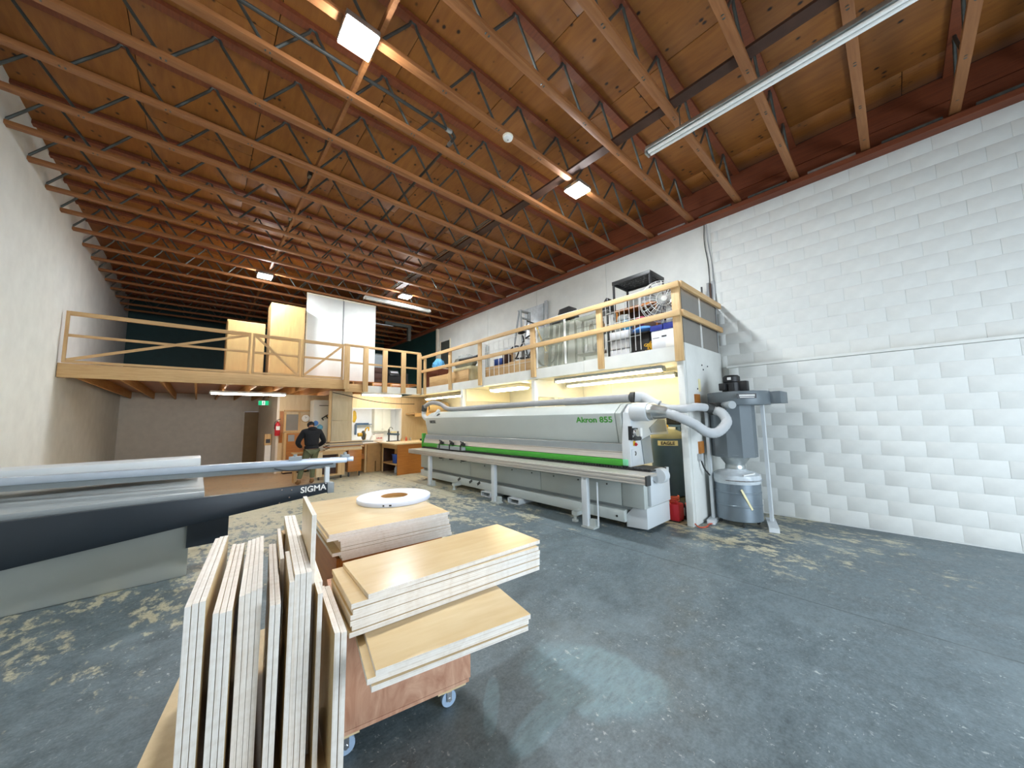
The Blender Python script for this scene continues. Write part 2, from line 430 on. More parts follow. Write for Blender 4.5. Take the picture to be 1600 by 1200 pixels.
struct('wall_left', MB().box(XL-.2, XL, YF, YB, 0, TOP+.8), 'white_paint')
wb = MB().box(XL, 1.33, YB, YB+.2, 0, TOP+.75).box(2.46, XR, YB, YB+.2, 0, 2.75).box(1.33, 2.46, YB, YB+.2, 2.09, 2.75)
struct('wall_back', wb, 'far_paint')
struct('trim_1', MB().box(XL, XR, YB-.01, YB+.2, 2.76, TOP+.75), 'green_paint')
wf = MB().box(XL, 1.1, YF-.2, YF, 0, TOP+.8).box(5.3, XR, YF-.2, YF, 0, TOP+.8).box(1.1, 5.3, YF-.2, YF, 3.65, TOP+.8)
struct('wall_front', wf, 'white_paint')

d1 = struct('door_1', MB().box(1.4, 2.39, YB+.02, YB+.07, .005, 2.04), 'brown_door')
MB().box(1.33, 1.4, YB-.03, YB+.09, 0, 2.1).box(2.39, 2.46, YB-.03, YB+.09, 0, 2.1).box(1.33, 2.46, YB-.03, YB+.09, 2.045, 2.1).build('door_frame', 'far_paint', d1)
MB().tube([(2.28, YB+.02, 1.0), (2.28, YB-.04, 1.0), (2.18, YB-.04, 1.0)], .012, 8).build('door_handle', 'steel', d1)

# ------------------------------------------------------------ roof: plywood deck on open-web joists
ce = empty_struct('ceiling')
sheet = mesh_of(MB().box(-.606, .606, -1.196, 1.196, 0, .02), 'deck_sheet', 'deck', bevel=.002)
i = 0
x = XL+.6
while x < XR+.55:
    yy = YF+1.2-(1.2 if i % 2 else 0)
    while yy < YB+1.2:
        a, b = max(yy-1.2, YF), min(yy+1.2, YB); hx = min(1., (XR-.07-(x-.61))/1.22)
        if b-a > .1: shared('deck_sheet', sheet, ce, (x-.61+.61*hx, (a+b)/2, 5.98+random.uniform(0, .003)), (0, 0, PI*random.randint(0, 1)), (hx, (b-a)/2.4, 1))
        yy += 2.4
    x += 1.22; i += 1
MB().box(XL-.2, XR+.2, YF-.2, YB+.2, 6.02, 6.1).build('roof_membrane', 'strip_dark', ce)
bot = mesh_of(MB().box(XL, 7.02, -.047, .047, 5.37, 5.425), 'roof_joist', 'chord', bevel=.004)
topm = mesh_of(MB().box(XL, 7.0, -.047, .047, 5.925, 5.978), 'top_chord', 'chord_red')
ap = arc((0, 0, .50), .035, PI, 0, 4, (1, 0, 0), (0, 0, 1))
webm = mesh_of(MB().tube([(-.385, 0, -.03), (-.36, 0, .02), (-.045, 0, .47)]+ap+[(.045, 0, .47), (.36, 0, .02), (.385, 0, -.03)], .0165, 6), 'web_rod', 'steel', smooth=True)
k = -4
while k*.8 < YB-.1:
    yj = k*.8
    j = shared('roof_joist', bot, ce, (0, yj, 0))
    shared('top_chord', topm, j, (0, 0, 0))
    for q in range(-4, 7):
        shared('web_rod', webm, j, (1.52+.795*q, 0, 5.40), scale=(1, 1, 1))
    k += 1
# wood at the head of the block wall
MB().box(6.92, XR+.2, YF, YB, TOP, 5.345).build('sill_plate', 'chord_red', ce)
MB().box(7.03, XR+.2, YF, YB, 5.346, 5.62).build('rim_board', 'chord_red', ce)
MB().box(7.03, XR+.2, YF, YB, 5.63, 5.975).build('rim_board', 'chord_red', ce)
for a in range(-3, 21):
    MB().box(6.90, 7.02, a*.8+.1, a*.8+.64, 5.346, 5.375).build('sill_flashing', 'steel' if a % 3 else 'galv', ce)
MB().box(4.08, 4.23, YF, YB, 5.428, 5.46).build('bridging_strip', 'strip_dark', ce)
MB().box(1.13, 1.17, YF, YB, 5.43, 5.52).build('bridging_strip', 'chord', ce)
# ============================================================ CEILING FITTINGS
def highbay(name, x, y, label):
    t = thing(name, label, 'ceiling light', (x, y, 5.27), 0, None)
    MB().box(x-.155, x+.155, y-.155, y+.155, 5.285, 5.345).build('housing', 'galv', t, bevel=.006)
    MB().box(x-.145, x+.145, y-.145, y+.145, 5.268, 5.284).build('diffuser', 'highbay', t)
    MB().box(x-.02, x+.02, y-.06, y+.06, 5.346, 5.369).build('bracket', 'steel', t)
    return t
highbay('high_bay_light', .96, 3.2, 'largest square LED high bay light, at the top edge of the photo')
highbay('high_bay_light', 4.40, 3.2, 'square LED high bay light where a dark strip crosses the joists by the smoke detector')
highbay('high_bay_light', 4.42, 9.6, 'small bright LED high bay light above the white hanging tube fixture')
highbay('high_bay_light', 1.07, 10.45, 'LED high bay light above the tan cabinet on the wooden mezzanine')

sd = thing('smoke_detector', 'round white smoke detector on the underside of a roof joist', 'smoke detector', (2.89, 3.2, 5.37))
MB().lathe([(.001, 5.318), (.045, 5.32), (.06, 5.332), (.062, 5.352)], (2.89, 3.2, 0), 24).build('cover', 'paper', sd, smooth=True)
MB().lathe([(.07, 5.352), (.072, 5.369)], (2.89, 3.2, 0), 24).build('mount', 'cream', sd)
MB().lathe([(.012, 5.314), (.012, 5.3185)], (2.89, 3.2, 0), 12).build('test_button', 'hose', sd)

def strip_light(name, p, q, label, ch, on=False, body='lacquer', w_=.11, single=False):
    p = Vector(p); q = Vector(q); d = (q-p).normalized(); s_ = d.cross(Vector((0, 0, 1)))
    t = thing(name, label, 'strip light', (p+q)/2)
    MB().bar(p+Vector((0, 0, .03)), q+Vector((0, 0, .03)), w_, .05).build('housing', body, t, bevel=.005)
    a = MB()
    for k in ((0,) if single else (-1, 1)): a.cyl(p+s_*.03*k+d*.03-Vector((0, 0, .02)), q+s_*.03*k-d*.03-Vector((0, 0, .02)), .02, 8)
    a.build('tube', 'tube' if on == 'w' else ('tube_cool' if on else 'paper'), t, smooth=True)
    for e in (p, q): MB().obox(e+Vector((0, 0, -.005)), d*.012, s_*.055, (0, 0, .03)).build('end_socket', body, t)
    for c, z in ch:
        b = p+(q-p)*c; MB().tube([b+Vector((0, 0, .05)), (b.x, b.y, z)], .006, 6).build('hanger', 'steel', t)
    return t
strip_light('strip_light', (4.15, 1.90, 5.0), (4.18, -1.6, 5.0), 'unlit grey fluorescent batten hung on chains below the joists near the block wall', [(.12, 5.369), (.85, 5.369)], body='galv', w_=.12)
strip_light('strip_light', (3.25, 9.62, 5.0), (5.25, 9.62, 5.0), 'unlit white batten hanging in front of the white partition panels', [(.03, 5.369), (.985, 5.369)], body='lacquer', w_=.07)

co = thing('conduit', 'dark conduit turning from joist direction to run across the joists overhead', 'conduit', (2.4, 3.76, 5.5))
MB().tube([(-1.97, 3.76, 5.5), (2.38, 3.76, 5.5), (2.44, 3.8, 5.5), (2.45, 3.9, 5.5), (2.45, 17.0, 5.5)], .02, 8).build('pipe', 'conduit', co, smooth=True)
MB().cyl((2.28, 3.76, 5.5), (2.36, 3.76, 5.5), .028, 10).cyl((2.45, 3.9, 5.5), (2.45, 3.98, 5.5), .028, 10).build('coupling', 'galv', co)
for nm, xo, lb in (('conduit', 3.98, 'thin grey conduit running beside the dark strip, joist side'), ('conduit', 4.03, 'thin grey conduit hugging the dark strip')):
    c2 = thing(nm, lb, 'conduit', (xo, 8, 5.45)); MB().tube([(xo, 5.0, 5.45), (xo, 16.5, 5.45)], .012, 6).build('pipe', 'steel', c2)
for yb, (pz) in ((4.85, 0), (5.9, 1), (7.45, 0), (9.05, 1)):
    jb = thing('junction_box', 'small grey junction box with loose cables on the %s' % {4.85: 'bridging line nearest the watermarked corner', 5.9: 'bridging line, second bay', 7.45: 'bridging line, fourth bay', 9.05: 'bridging line, farthest bay'}[yb], 'junction box', (1.15, yb, 5.45))
    MB().box(1.08, 1.125, yb-.05, yb+.05, 5.44, 5.52).build('box', 'steel', jb)
    MB().tube(smoothpath([(1.1, yb+.05, 5.47), (1.12, yb+.25, 5.44+.03*pz), (1.08, yb+.45, 5.48)]), .01, 6).build('cable', 'black', jb)
for i, (ya, dy) in enumerate(((2.23, -.1), (2.17, 0))):
    cb = thing('wall_cable', 'vertical grey cable clipped to the block wall, %s' % ('looping at the roof' if i else 'dropping to the leaning sticks'), 'cable', (7.05, ya, 4.6))
    MB().tube(smoothpath([(7.06, ya+dy*.2, 5.26), (7.065, ya, 4.9), (7.07, ya-.04, 4.4), (7.065, ya-.03, 3.7)]), .007, 6).build('cord', 'hose' if i else 'steel', cb)

# ============================================================ MEZZANINE ALONG THE BLOCK WALL
mz = thing('storage_mezzanine', 'white painted storage mezzanine along the block wall above the long machine', 'mezzanine', (5.4, 6, 0))
MB().box(5.36, 5.42, 2.17, 3.9, 2.44, 2.665).build('fascia_board', 'white_paint', mz)
MB().box(5.36, 5.42, 3.91, 7.0, 2.44, 2.655).build('fascia_board', 'white_paint', mz)
MB().box(5.36, 5.42, 7.01, 10.4, 2.42, 2.63).build('fascia_board', 'white_paint', mz)
MB().box(5.42, 7.09, 2.17, 11.95, 2.6, 2.64).build('deck', 'tan_ply', mz)
for i in range(4): MB().box(5.43, 7.09, 2.18+2.44*i, 2.18+2.44*(i+1)-.008, 2.44, 2.46).build('soffit_sheet', 'cream', mz)
for i in range(12): MB().box(5.42, 7.09, 2.3+.8*i, 2.34+.8*i, 2.461, 2.599).build('floor_joist', 'joist_wood', mz)
MB().box(5.47, 7.09, 2.10, 2.16, 0, 2.72).build('end_panel', 'white_paint', mz, bevel=.004)
MB().box(5.385, 5.468, 2.105, 2.20, 0, 2.44).build('corner_post', 'white_paint', mz, bevel=.004)
for yy in (5.25, 8.0): MB().box(5.36, 5.46, yy-.05, yy+.05, 0, 2.42).build('post', 'white_paint', mz, bevel=.004)
MB().box(5.46, 7.08, 5.2, 5.32, 2.06, 2.435).build('cross_beam', 'white_paint', mz)
MB().box(6.0, 6.12, 5.21, 5.31, 0, 2.06).build('post', 'white_paint', mz)
MB().box(5.47, 7.08, 7.94, 8.06, 2.1, 2.435).build('cross_beam', 'cream', mz)
MB().box(5.9, 5.96, 2.085, 2.1, 1.98, 2.18).build('outlet_cover', 'label_cream', mz)
for (xx, z0, z1) in ((5.78, 1.72, 1.93), (5.8, 1.02, 1.2)): MB().box(xx-.08, xx+.08, 2.07, 2.1, z0, z1).build('wood_cleat', 'orange_ply', mz)
for (xx, zz) in ((6.15, 2.35), (6.35, 2.42), (6.1, 2.42), (5.85, 2.02), (5.9, 1.75)): MB().cyl((xx, 2.09, zz), (xx, 2.102, zz), .012, 8).build('screw_hole', 'ink', mz)

gr = thing('guard_rail', 'long timber guard rail along the white storage mezzanine', 'railing', (5.35, 6, 2.6))
MB().box(5.262, 5.302, 2.06, 10.2, 3.545, 3.635).build('top_rail', 'fir', gr, bevel=.004)
MB().box(5.262, 5.302, 2.06, 10.2, 3.10, 3.19).build('mid_rail', 'fir', gr, bevel=.004)
for yy, wd, zb in ((2.13, .06, 2.42), (3.50, .055, 2.46), (5.20, .06, 2.48), (7.12, .055, 2.46), (8.55, .055, 2.45), (10.05, .05, 2.40)):
    MB().box(5.303, 5.358, yy-wd, yy+wd, zb, 3.63).build('post', 'fir_z', gr, bevel=.003)
MB().box(5.303, 7.06, 2.025, 2.065, 3.545, 3.635).build('end_rail', 'fir_x', gr, bevel=.004)
MB().box(5.303, 7.06, 2.025, 2.065, 3.10, 3.19).build('end_rail', 'fir_x', gr, bevel=.004)

# ============================================================ TIMBER MEZZANINE ACROSS THE BACK
m2 = thing('timber_mezzanine', 'open timber mezzanine across the back of the shop with exposed joists', 'mezzanine', (2, 14, 0))
MB().box(XL+.01, 3.02, 10.36, 10.44, 2.5, 2.77).build('front_beam', 'fir_x', m2, bevel=.005)
MB().box(3.03, 3.55, 10.37, 10.44, 2.43, 2.66).build('front_beam', 'fir_x', m2, bevel=.004)
MB().box(3.56, 5.355, 10.38, 10.44, 2.42, 2.63).build('fascia_board', 'white_paint', m2)
MB().box(XL+.01, 5.41, 10.45, 17.68, 2.725, 2.755).build('deck', 'orange_ply', m2)
x = -1.76
while x < 5.3:
    MB().box(x-.02, x+.02, 10.45, 17.68, 2.5, 2.724).build('floor_joist', 'joist_wood', m2); x += .56
r3 = thing('timber_guard_rail', 'timber guard rail with upright studs on the back mezzanine beam', 'railing', (4, 10.4, 2.6))
MB().box(2.98, 5.32, 10.30, 10.39, 3.73, 3.79).build('top_rail', 'fir_x', r3, bevel=.004)
MB().box(3.14, 5.2, 10.345, 10.385, 3.24, 3.29).build('mid_rail', 'fir_x', r3)
for xx in (3.05, 3.57, 4.14, 4.73, 5.27): MB().box(xx-.075, xx+.075, 10.30, 10.34, 2.44 if xx > 3.2 else 2.50, 3.729).build('post', 'fir_z', r3, bevel=.003)
def gate(x0, x1, name, label, flip):
    g = thing(name, label, 'gate', ((x0+x1)/2, 10.4, 2.78))
    for a in (x0, x1-.045): MB().box(a, a+.045, 10.36, 10.40, 2.78, 3.77).build('stile', 'fir_z', g)
    MB().box(x0+.046, x1-.046, 10.355, 10.40, 3.69, 3.77).build('top_rail', 'fir_x', g)
    MB().box(x0+.046, x1-.046, 10.36, 10.40, 2.78, 2.83).build('bottom_rail', 'fir_x', g)
    MB().box(x0+.046, x1-.046, 10.365, 10.395, 3.28, 3.33).build('mid_rail', 'fir_x', g)
    p, q = ((x0+.06, 10.345, 3.70), (x1-.06, 10.345, 2.83)) if flip else ((x0+.06, 10.345, 2.83), (x1-.06, 10.345, 3.70))
    MB().bar(p, q, .055, .018, (0, 1, 0)).build('brace', 'fir_x', g)
gate(.90, 1.91, 'rail_gate', 'timber gate with a brace falling towards the hinge stile, in front of the tan cabinet', True)
gate(1.95, 2.97, 'rail_gate', 'timber gate with a rising brace in front of the white partition panels', False)
gate(-1.95, .86, 'rail_gate', 'wide timber gate beyond the tan cabinet towards the side wall', False)

# ------------------------------------------------------------ ground-floor partitions below the timber mezzanine
w1 = empty_struct('wall_partition')
MB().box(3.45, 3.75, 12.0, 12.1, 0, 2.49).build('wall_panel', 'grey_ply', w1)
MB().box(5.45, XR-.02, 12.0, 12.1, 0, 2.43).build('wall_panel', 'tan_ply', w1)
MB().box(3.755, 5.445, 12.0, 12.1, 2.03, 2.49).build('header_panel', 'tan_ply', w1)
MB().box(3.755, 5.445, 12.0, 12.1, 0, .84).build('sill_panel', 'tan_ply', w1)
wn = struct('window_1', MB().box(3.752, 3.77, 11.97, 12.13, .842, 2.028).box(5.43, 5.448, 11.97, 12.13, .842, 2.028).box(3.77, 5.43, 11.97, 12.13, 2.008, 2.028).box(3.77, 5.43, 11.97, 12.13, .842, .862), 'paper')
w2 = empty_struct('wall_middle')
MB().box(1.92, 3.45, 13.2, 13.3, 0, 2.49).build('wall_panel', 'tan_ply', w2)
MB().box(1.86, 1.92, 13.2, YB-.01, 0, 2.49).build('wall_panel', 'far_paint', w2)
MB().box(3.45, 3.55, 12.1, YB-.01, 0, 2.49).build('wall_panel', 'far_paint', w2)
cl = thing('plywood_column', 'wide column clad in greyish plywood under the timber mezzanine', 'column', (3.15, 11.15, 0))
MB().box(2.88, 3.44, 11.0, 11.35, 0, 1.62).build('cladding_sheet', 'grey_ply', cl, bevel=.003)
MB().box(2.88, 3.44, 11.0, 11.35, 1.626, 2.49).build('cladding_sheet', 'grey_ply', cl, bevel=.003)
MB().box(2.80, 2.87, 11.0, 11.06, 0, 2.49).build('edge_stud', 'fir_z', cl)
# ============================================================ EDGEBANDING MACHINE
eb = thing('edgebanding_machine', 'long grey edgebanding machine with a green strip and silver table', 'machine', (4.9, 5.6, 0))
# lower body
for a, b in ((8.85, 6.535), (6.525, 4.375), (4.365, 2.775), (2.765, 2.43)):
    MB().prism([(4.62, .655), (4.60, .645), (4.60, .33), (5.3, .33), (5.3, .655)], 'y', b, a).build('base_panel', 'machine', eb, bevel=.006)
MB().box(4.63, 5.42, 2.44, 8.85, .66, .80).build('upper_body', 'machine', eb, bevel=.006)
MB().box(4.68, 5.4, 2.62, 8.85, .27, .329).build('dark_slot', 'machine_dark', eb)
MB().prism([(4.59, .26), (4.60, .10), (5.35, .08), (5.35, .27), (4.66, .27)], 'y', 2.74, 8.85).build('base_beam', 'machine', eb, bevel=.006)
MB().prism([(2.43, .329), (2.43, .05), (2.75, .03), (2.75, .20), (2.62, .329)], 'x', 4.66, 5.36).build('end_foot_box', 'machine_light', eb, bevel=.006)
MB().box(4.70, 5.3, 2.38, 2.43, .36, .84).build('end_cover', 'machine_light', eb, bevel=.008)
for yb in (5.13, 4.59, 4.06, 3.54, 3.01, 6.0, 6.9, 7.7): MB().cyl((4.605, yb, .605), (4.592, yb, .605), .013, 8).build('bolt', 'rubber', eb)
MB().cyl((4.61, 2.86, .17), (4.588, 2.86, .17), .016, 10).build('bolt', 'black', eb)
for yb in (6.96, 6.5, 6.2): MB().obox((4.586, yb, .22), (.004, 0, 0), (0, .05, -.03), (0, .012, .022)).build('vent_slot', 'rubber', eb)
# feet and lifting pockets
for yb in (3.5, 6.95):
    MB().box(4.42, 4.62, yb-.05, yb+.05, .09, .15).cyl((4.44, yb, .03), (4.44, yb, .15), .022, 10).cyl((4.44, yb, 0), (4.44, yb, .03), .05, 14).build('levelling_foot', 'machine', eb)
for yb in (5.85, 5.0): MB().box(4.5, 5.2, yb-.16, yb-.14, 0.005, .085).box(4.5, 5.2, yb+.14, yb+.16, 0.005, .085).box(4.5, 5.2, yb-.16, yb+.16, .085, .097).box(4.5, 5.2, yb-.16, yb+.16, 0.002, .012).build('fork_pocket', 'machine_light', eb)
# infeed table
for k, (z0, z1, x0) in enumerate(((.722, .748, 4.27), (.752, .80, 4.265), (.804, .832, 4.27))):
    MB().box(x0, 4.36, 2.23, 8.93, z0, z1).build('table_rail', 'alu', eb, bevel=.003)
MB().box(4.36, 4.64, 2.25, 8.93, .80, .835).build('table_bed', 'alu', eb)
MB().box(4.265, 4.37, 2.205, 2.229, .715, .838).build('rail_end_cap', 'rubber', eb)
for yl in (3.21, 5.36, 7.87):
    MB().box(4.30, 4.37, yl-.05, yl+.05, .02, .72).build('table_leg', 'machine_light', eb, bevel=.006)
    MB().box(4.28, 4.42, yl-.16, yl+.06, .0, .02).box(4.34, 4.40, yl-.15, yl-.055, .02, .12).build('leg_foot', 'machine', eb)
MB().cyl((4.36, 3.02, .04), (4.36, 3.02, .66), .012, 8).build('tie_rod', 'machine_light', eb)
ch = MB().box(4.642, 4.69, 2.35, 8.9, .836, .852)
yy = 2.36
while yy < 8.88:
    ch.box(4.645, 4.688, yy, yy+.032, .852, .868); yy += .05
ch.build('chain_track', 'black', eb)
MB().box(4.66, 5.1, 2.33, 2.68, .836, .86).build('outfeed_plate', 'rubber', eb)
MB().lathe([(.001, 0), (.10, 0), (.105, .02), (.105, .12), (.10, .14), (.001, .14)], (4.78, 2.30, .775), 20, 'x').build('chain_wheel_cover', 'machine_light', eb, smooth=True)
# pressure beam, green strip, hood
MB().prism([(4.69, .875), (4.685, .97), (4.75, .975), (4.75, .875)], 'y', 2.78, 8.94).build('green_strip', 'green', eb, bevel=.004)
MB().box(4.683, 4.75, 2.70, 2.779, .885, .975).build('strip_end', 'green_light', eb, bevel=.004)
MB().box(4.68, 4.76, 2.70, 2.79, .862, .884).build('strip_stop', 'black', eb)
MB().prism([(4.70, .98), (4.72, 1.07), (4.725, 1.07), (4.725, .98)], 'y', 2.76, 8.9).box(4.715, 4.75, 2.76, 8.9, 1.075, 1.085).prism([(4.73, 1.09), (4.785, 1.195), (4.81, 1.195), (4.81, 1.09)], 'y', 2.80, 8.9).build('pressure_beam', 'alu', eb)
MB().box(4.712, 4.75, 2.76, 8.9, 1.03, 1.038).build('beam_groove', 'machine_dark', eb)
MB().box(4.73, 5.35, 2.70, 8.86, .862, 1.19).build('inner_body', 'machine_dark', eb)
MB().box(4.68, 4.80, 8.945, 8.99, .86, 1.23).build('end_frame', 'green', eb, bevel=.01)
MB().cyl((4.70, 9.0, 1.05), (4.70, 9.08, 1.05), .03, 10).build('end_knob', 'black', eb)
for a, b in ((8.86, 2.905), (2.895, 2.80)):
    MB().prism([(4.80, 1.20), (4.71, 1.655), (4.90, 1.79), (5.0, 1.815), (5.5, 1.815), (5.5, 1.20)], 'y', b, a).build('hood', 'machine', eb, bevel=.008)
MB().box(4.79, 4.81, 2.80, 8.86, 1.185, 1.199).build('hood_lip', 'machine_dark', eb)
tyv = (-.09, 0, .455)
text('model_lettering', 'Akron 855', .13, (4.727, 3.29, 1.555), (0, -1, 0), tyv, 'green', eb, .0012, .003, 1.22)
text('maker_lettering', 'BIESSE', .105, (4.729, 8.46, 1.54), (0, -1, 0), tyv, 'ink', eb, .0012, .003, 1.1)
# end cap with overhanging arm
MB().prism([(4.70, .87), (4.705, 1.20), (4.77, 1.66), (4.93, 1.79), (5.30, 1.82), (5.88, 1.62), (6.0, 1.29), (5.34, 1.31), (5.40, .87)], 'y', 2.66, 2.795).build('end_cap', 'machine_light', eb, bevel=.012)
MB().prism([(5.08, .88), (5.02, 1.24), (5.30, 1.30), (5.36, .88)], 'y', 2.645, 2.66).build('end_cap_recess', 'machine_dark', eb)
MB().prism([(5.36, 1.34), (5.30, 1.42), (5.62, 1.55), (5.84, 1.54), (5.90, 1.34)], 'y', 2.648, 2.66).build('arm_recess', 'machine_dark', eb)
MB().cyl((4.83, 2.66, 1.665), (4.83, 2.40, 1.665), .135, 28).build('extraction_drum', 'machine_light', eb, bevel=.01)
MB().tube([(4.83, 2.399, 1.665), (4.83, 2.33, 1.665), (4.83, 2.32, 1.663), (4.835, 2.20, 1.65), (4.835, 2.14, 1.64)], [.122, .12, .108, .09, .07], 24).build('duct_adapter', 'galv', eb, smooth=True)
gp = MB().box(4.66, 4.68, 2.60, 2.655, 1.26, 1.46); gp.build('gauge_guard', 'black', eb)
MB().lathe([(.001, 0), (.05, .0), (.062, .015), (.062, .08), (.05, .09)], (4.76, 2.565, 1.36), 20, 'y').build('gauge', 'chrome', eb, smooth=True)
MB().box(4.70, 4.86, 2.60, 2.655, 1.40, 1.43).cyl((4.70, 2.58, 1.28), (4.85, 2.58, 1.28), .03, 10).build('gauge_bracket', 'rubber', eb)
MB().box(4.84, 4.90, 2.56, 2.655, 1.31, 1.43).build('solenoid', 'paper', eb)
MB().box(4.79, 4.85, 2.652, 2.66, 1.17, 1.24).build('stop_plate', 'yellow', eb)
MB().lathe([(.012, -.03), (.012, -.015), (.028, -.012), (.024, .0)], (4.835, 2.645, 1.19), 16, 'y').build('stop_button', 'red', eb, smooth=True)
MB().tube(arc((4.80, 2.64, 1.06), .03, -1.2, 1.2, 6, (1, 0, 0), (0, 0, 1)), .006, 6).build('door_pull', 'rubber', eb)
MB().box(4.735, 4.97, 2.652, 2.66, .90, 1.12).build('access_door', 'machine_light', eb, bevel=.002)
# clamps by the infeed
for k, yc in enumerate((7.88, 7.40, 6.92)):
    MB().box(4.63, 4.70, yc-.05, yc+.05, .98, 1.04).cyl((4.60, yc, .88), (4.60, yc, 1.0), .02, 8).cyl((4.63, yc-.07, 1.05), (4.63, yc+.04, 1.075), .02, 8).build('clamp', 'black', eb)
MB().box(4.60, 4.69, 6.85, 8.0, .875, .95).build('clamp_plate', 'machine_dark', eb)
for yc in (7.35, 6.9, 6.43): MB().box(4.30, 4.42, yc-.04, yc+.04, .69, .721).build('under_clip', 'black', eb)
# extraction duct lying on the hood
MB().cyl((5.03, 2.80, 1.89), (5.03, 4.1, 1.89), .07, 18).build('extraction_duct', 'hose', eb, smooth=True)
MB().tube(smoothpath([(5.03, 4.11, 1.89), (5.03, 6, 1.885), (5.03, 8.0, 1.875), (5.02, 8.5, 2.02), (5.0, 9.0, 2.09), (5.0, 9.38, 2.0), (5.0, 9.46, 1.82)], 6), .06, 14).build('extraction_duct', 'hose', eb, smooth=True)
MB().cyl((5.0, 9.42, 2.02), (5.0, 9.47, 1.86), .08, 16).build('hose_clamp', 'rubber', eb)
MB().tube(smoothpath([(5.0, 9.47, 1.85), (4.98, 9.42, 1.72), (4.96, 9.2, 1.62), (4.95, 9.0, 1.60)]), .066, 14).build('bend_hose', 'hose_light', eb, smooth=True)
MB().cyl((4.95, 9.03, 1.60), (4.95, 8.80, 1.58), .075, 14).build('hose_clamp', 'rubber', eb)
MB().tube([(4.85, 8.55, 1.60), (4.86, 8.55, 1.74), (4.98, 8.55, 1.86)], .05, 12).build('spigot', 'machine_light', eb, smooth=True)
MB().cyl((4.84, 8.30, 1.70), (4.80, 8.30, 1.74), .05, 12).build('spigot_cap', 'rubber', eb)
MB().cyl((5.05, 2.80, 1.90), (5.06, 2.73, 1.90), .085, 18).build('hose_clamp', 'rubber', eb)
MB().tube(smoothpath([(5.05, 2.74, 1.90), (5.12, 2.62, 1.88), (5.06, 2.44, 1.78), (5.06, 2.36, 1.75)]), .082, 16).build('elbow', 'hose_light', eb, smooth=True)

fh = thing('extraction_hose', 'upper grey flexible hose running past the white corner post to the dust collector', 'hose', (5.2, 2.2, 1.7))
MB().tube(smoothpath([(5.055, 2.34, 1.74), (5.07, 2.2, 1.705), (5.10, 2.0, 1.70), (5.27, 1.94, 1.72), (5.45, 1.90, 1.715), (5.60, 1.83, 1.69)]), .058, 14).build('tubing', 'hose_light', fh, smooth=True)
MB().cyl((5.50, 1.88, 1.71), (5.60, 1.83, 1.69), .064, 14).build('cuff', 'rubber', fh)
fh = thing('extraction_hose', 'lower pale ribbed hose sagging in a loop before the dust collector', 'hose', (5.2, 2.2, 1.5))
pth = smoothpath([(4.835, 2.16, 1.645), (4.85, 2.02, 1.59), (4.96, 1.86, 1.49), (5.11, 1.75, 1.375), (5.31, 1.68, 1.37), (5.53, 1.63, 1.50), (5.58, 1.70, 1.63), (5.62, 1.79, 1.67)], 10)
MB().tube(pth, [.064+.003*(i % 2) for i in range(len(pth))], 14).build('tubing', 'hose_light', fh, smooth=True)

# ============================================================ DUST COLLECTOR
cx, cy = 6.08, 1.72
dc = thing('dust_collector', 'grey cyclone dust collector with black motor and round drum beside the white end panel', 'dust collector', (cx, cy, 0))
MB().lathe([(.28, .075), (.30, .085), (.30, .28), (.305, .285), (.305, .30), (.30, .305), (.30, .46), (.305, .465), (.305, .48), (.30, .485), (.30, .64), (.31, .65), (.31, .665), (.30, .67)], (cx, cy, 0), 36).build('drum', 'drum', dc, smooth=True)
for a in (.4, 2.0, 3.6, 5.2):
    x_, y_ = cx+.24*math.cos(a), cy+.24*math.sin(a)
    MB().cyl((x_-.015, y_, .022), (x_+.015, y_, .022), .022, 12).box(x_-.02, x_+.02, y_-.004, y_+.004, .02, .075).build('caster', 'rubber', dc)
MB().lathe([(.302, .60), (.315, .655), (.305, .72), (.25, .755), (.16, .77), (.13, .80)], (cx, cy, 0), 36).build('dust_bag', 'clear_bag', dc, smooth=True)
MB().tube(arc((cx, cy, .655), .325, 3.0, 5.6, 14, (1, 0, 0), (0, 1, 0)), .008, 6).build('clamp_band', 'chrome', dc)
MB().tube([(cx-.25, cy-.16, .73), (cx-.10, cy-.25, .75), (cx+.06, cy-.24, .74)], .012, 6).build('bag_handle', 'paper', dc)
MB().lathe([(.13, .78), (.135, .80), (.135, .83), (.13, .84), (.13, .86), (.135, .87), (.20, .97), (.29, 1.02)], (cx, cy, 0), 30).build('funnel', 'galv', dc, smooth=True)
MB().lathe([(.30, .98), (.30, 1.75)], (cx, cy, 0), 10).build('filter_body', 'collector', dc)
MB().lathe([(.40, 1.74), (.405, 1.75), (.405, 1.93), (.40, 1.94)], (cx+.05, cy-.09, 0), 40).build('blower_housing', 'collector', dc, smooth=True)
MB().box(cx+.05, cx+.5, cy-.62, cy-.28, 1.76, 1.93).build('outlet_box', 'collector', dc, bevel=.006)
MB().lathe([(.115, 1.941), (.125, 1.95), (.125, 2.09), (.105, 2.10), (.115, 2.105), (.115, 2.18), (.09, 2.205), (.02, 2.21)], (cx+.02, cy-.03, 0), 24).build('motor', 'black', dc, smooth=True)
for k in range(12):
    a = 2*PI*k/12; MB().obox((cx+.02+.128*math.cos(a), cy-.03+.128*math.sin(a), 2.02), (.006*math.cos(a), .006*math.sin(a), 0), (-.003*math.sin(a), .003*math.cos(a), 0), (0, 0, .06)).build('cooling_fin', 'black_plastic', dc)
MB().box(cx-.03, cx+.10, cy-.24, cy-.13, 1.96, 2.11).build('terminal_box', 'black', dc, bevel=.01)
MB().box(cx-.19, cx-.11, cy-.0, cy+.09, 1.97, 2.08).build('capacitor', 'black', dc, bevel=.01)
MB().box(cx-.105, cx-.10, cy-.06, cy-.01, 2.13, 2.17).build('rating_plate', 'paper', dc)
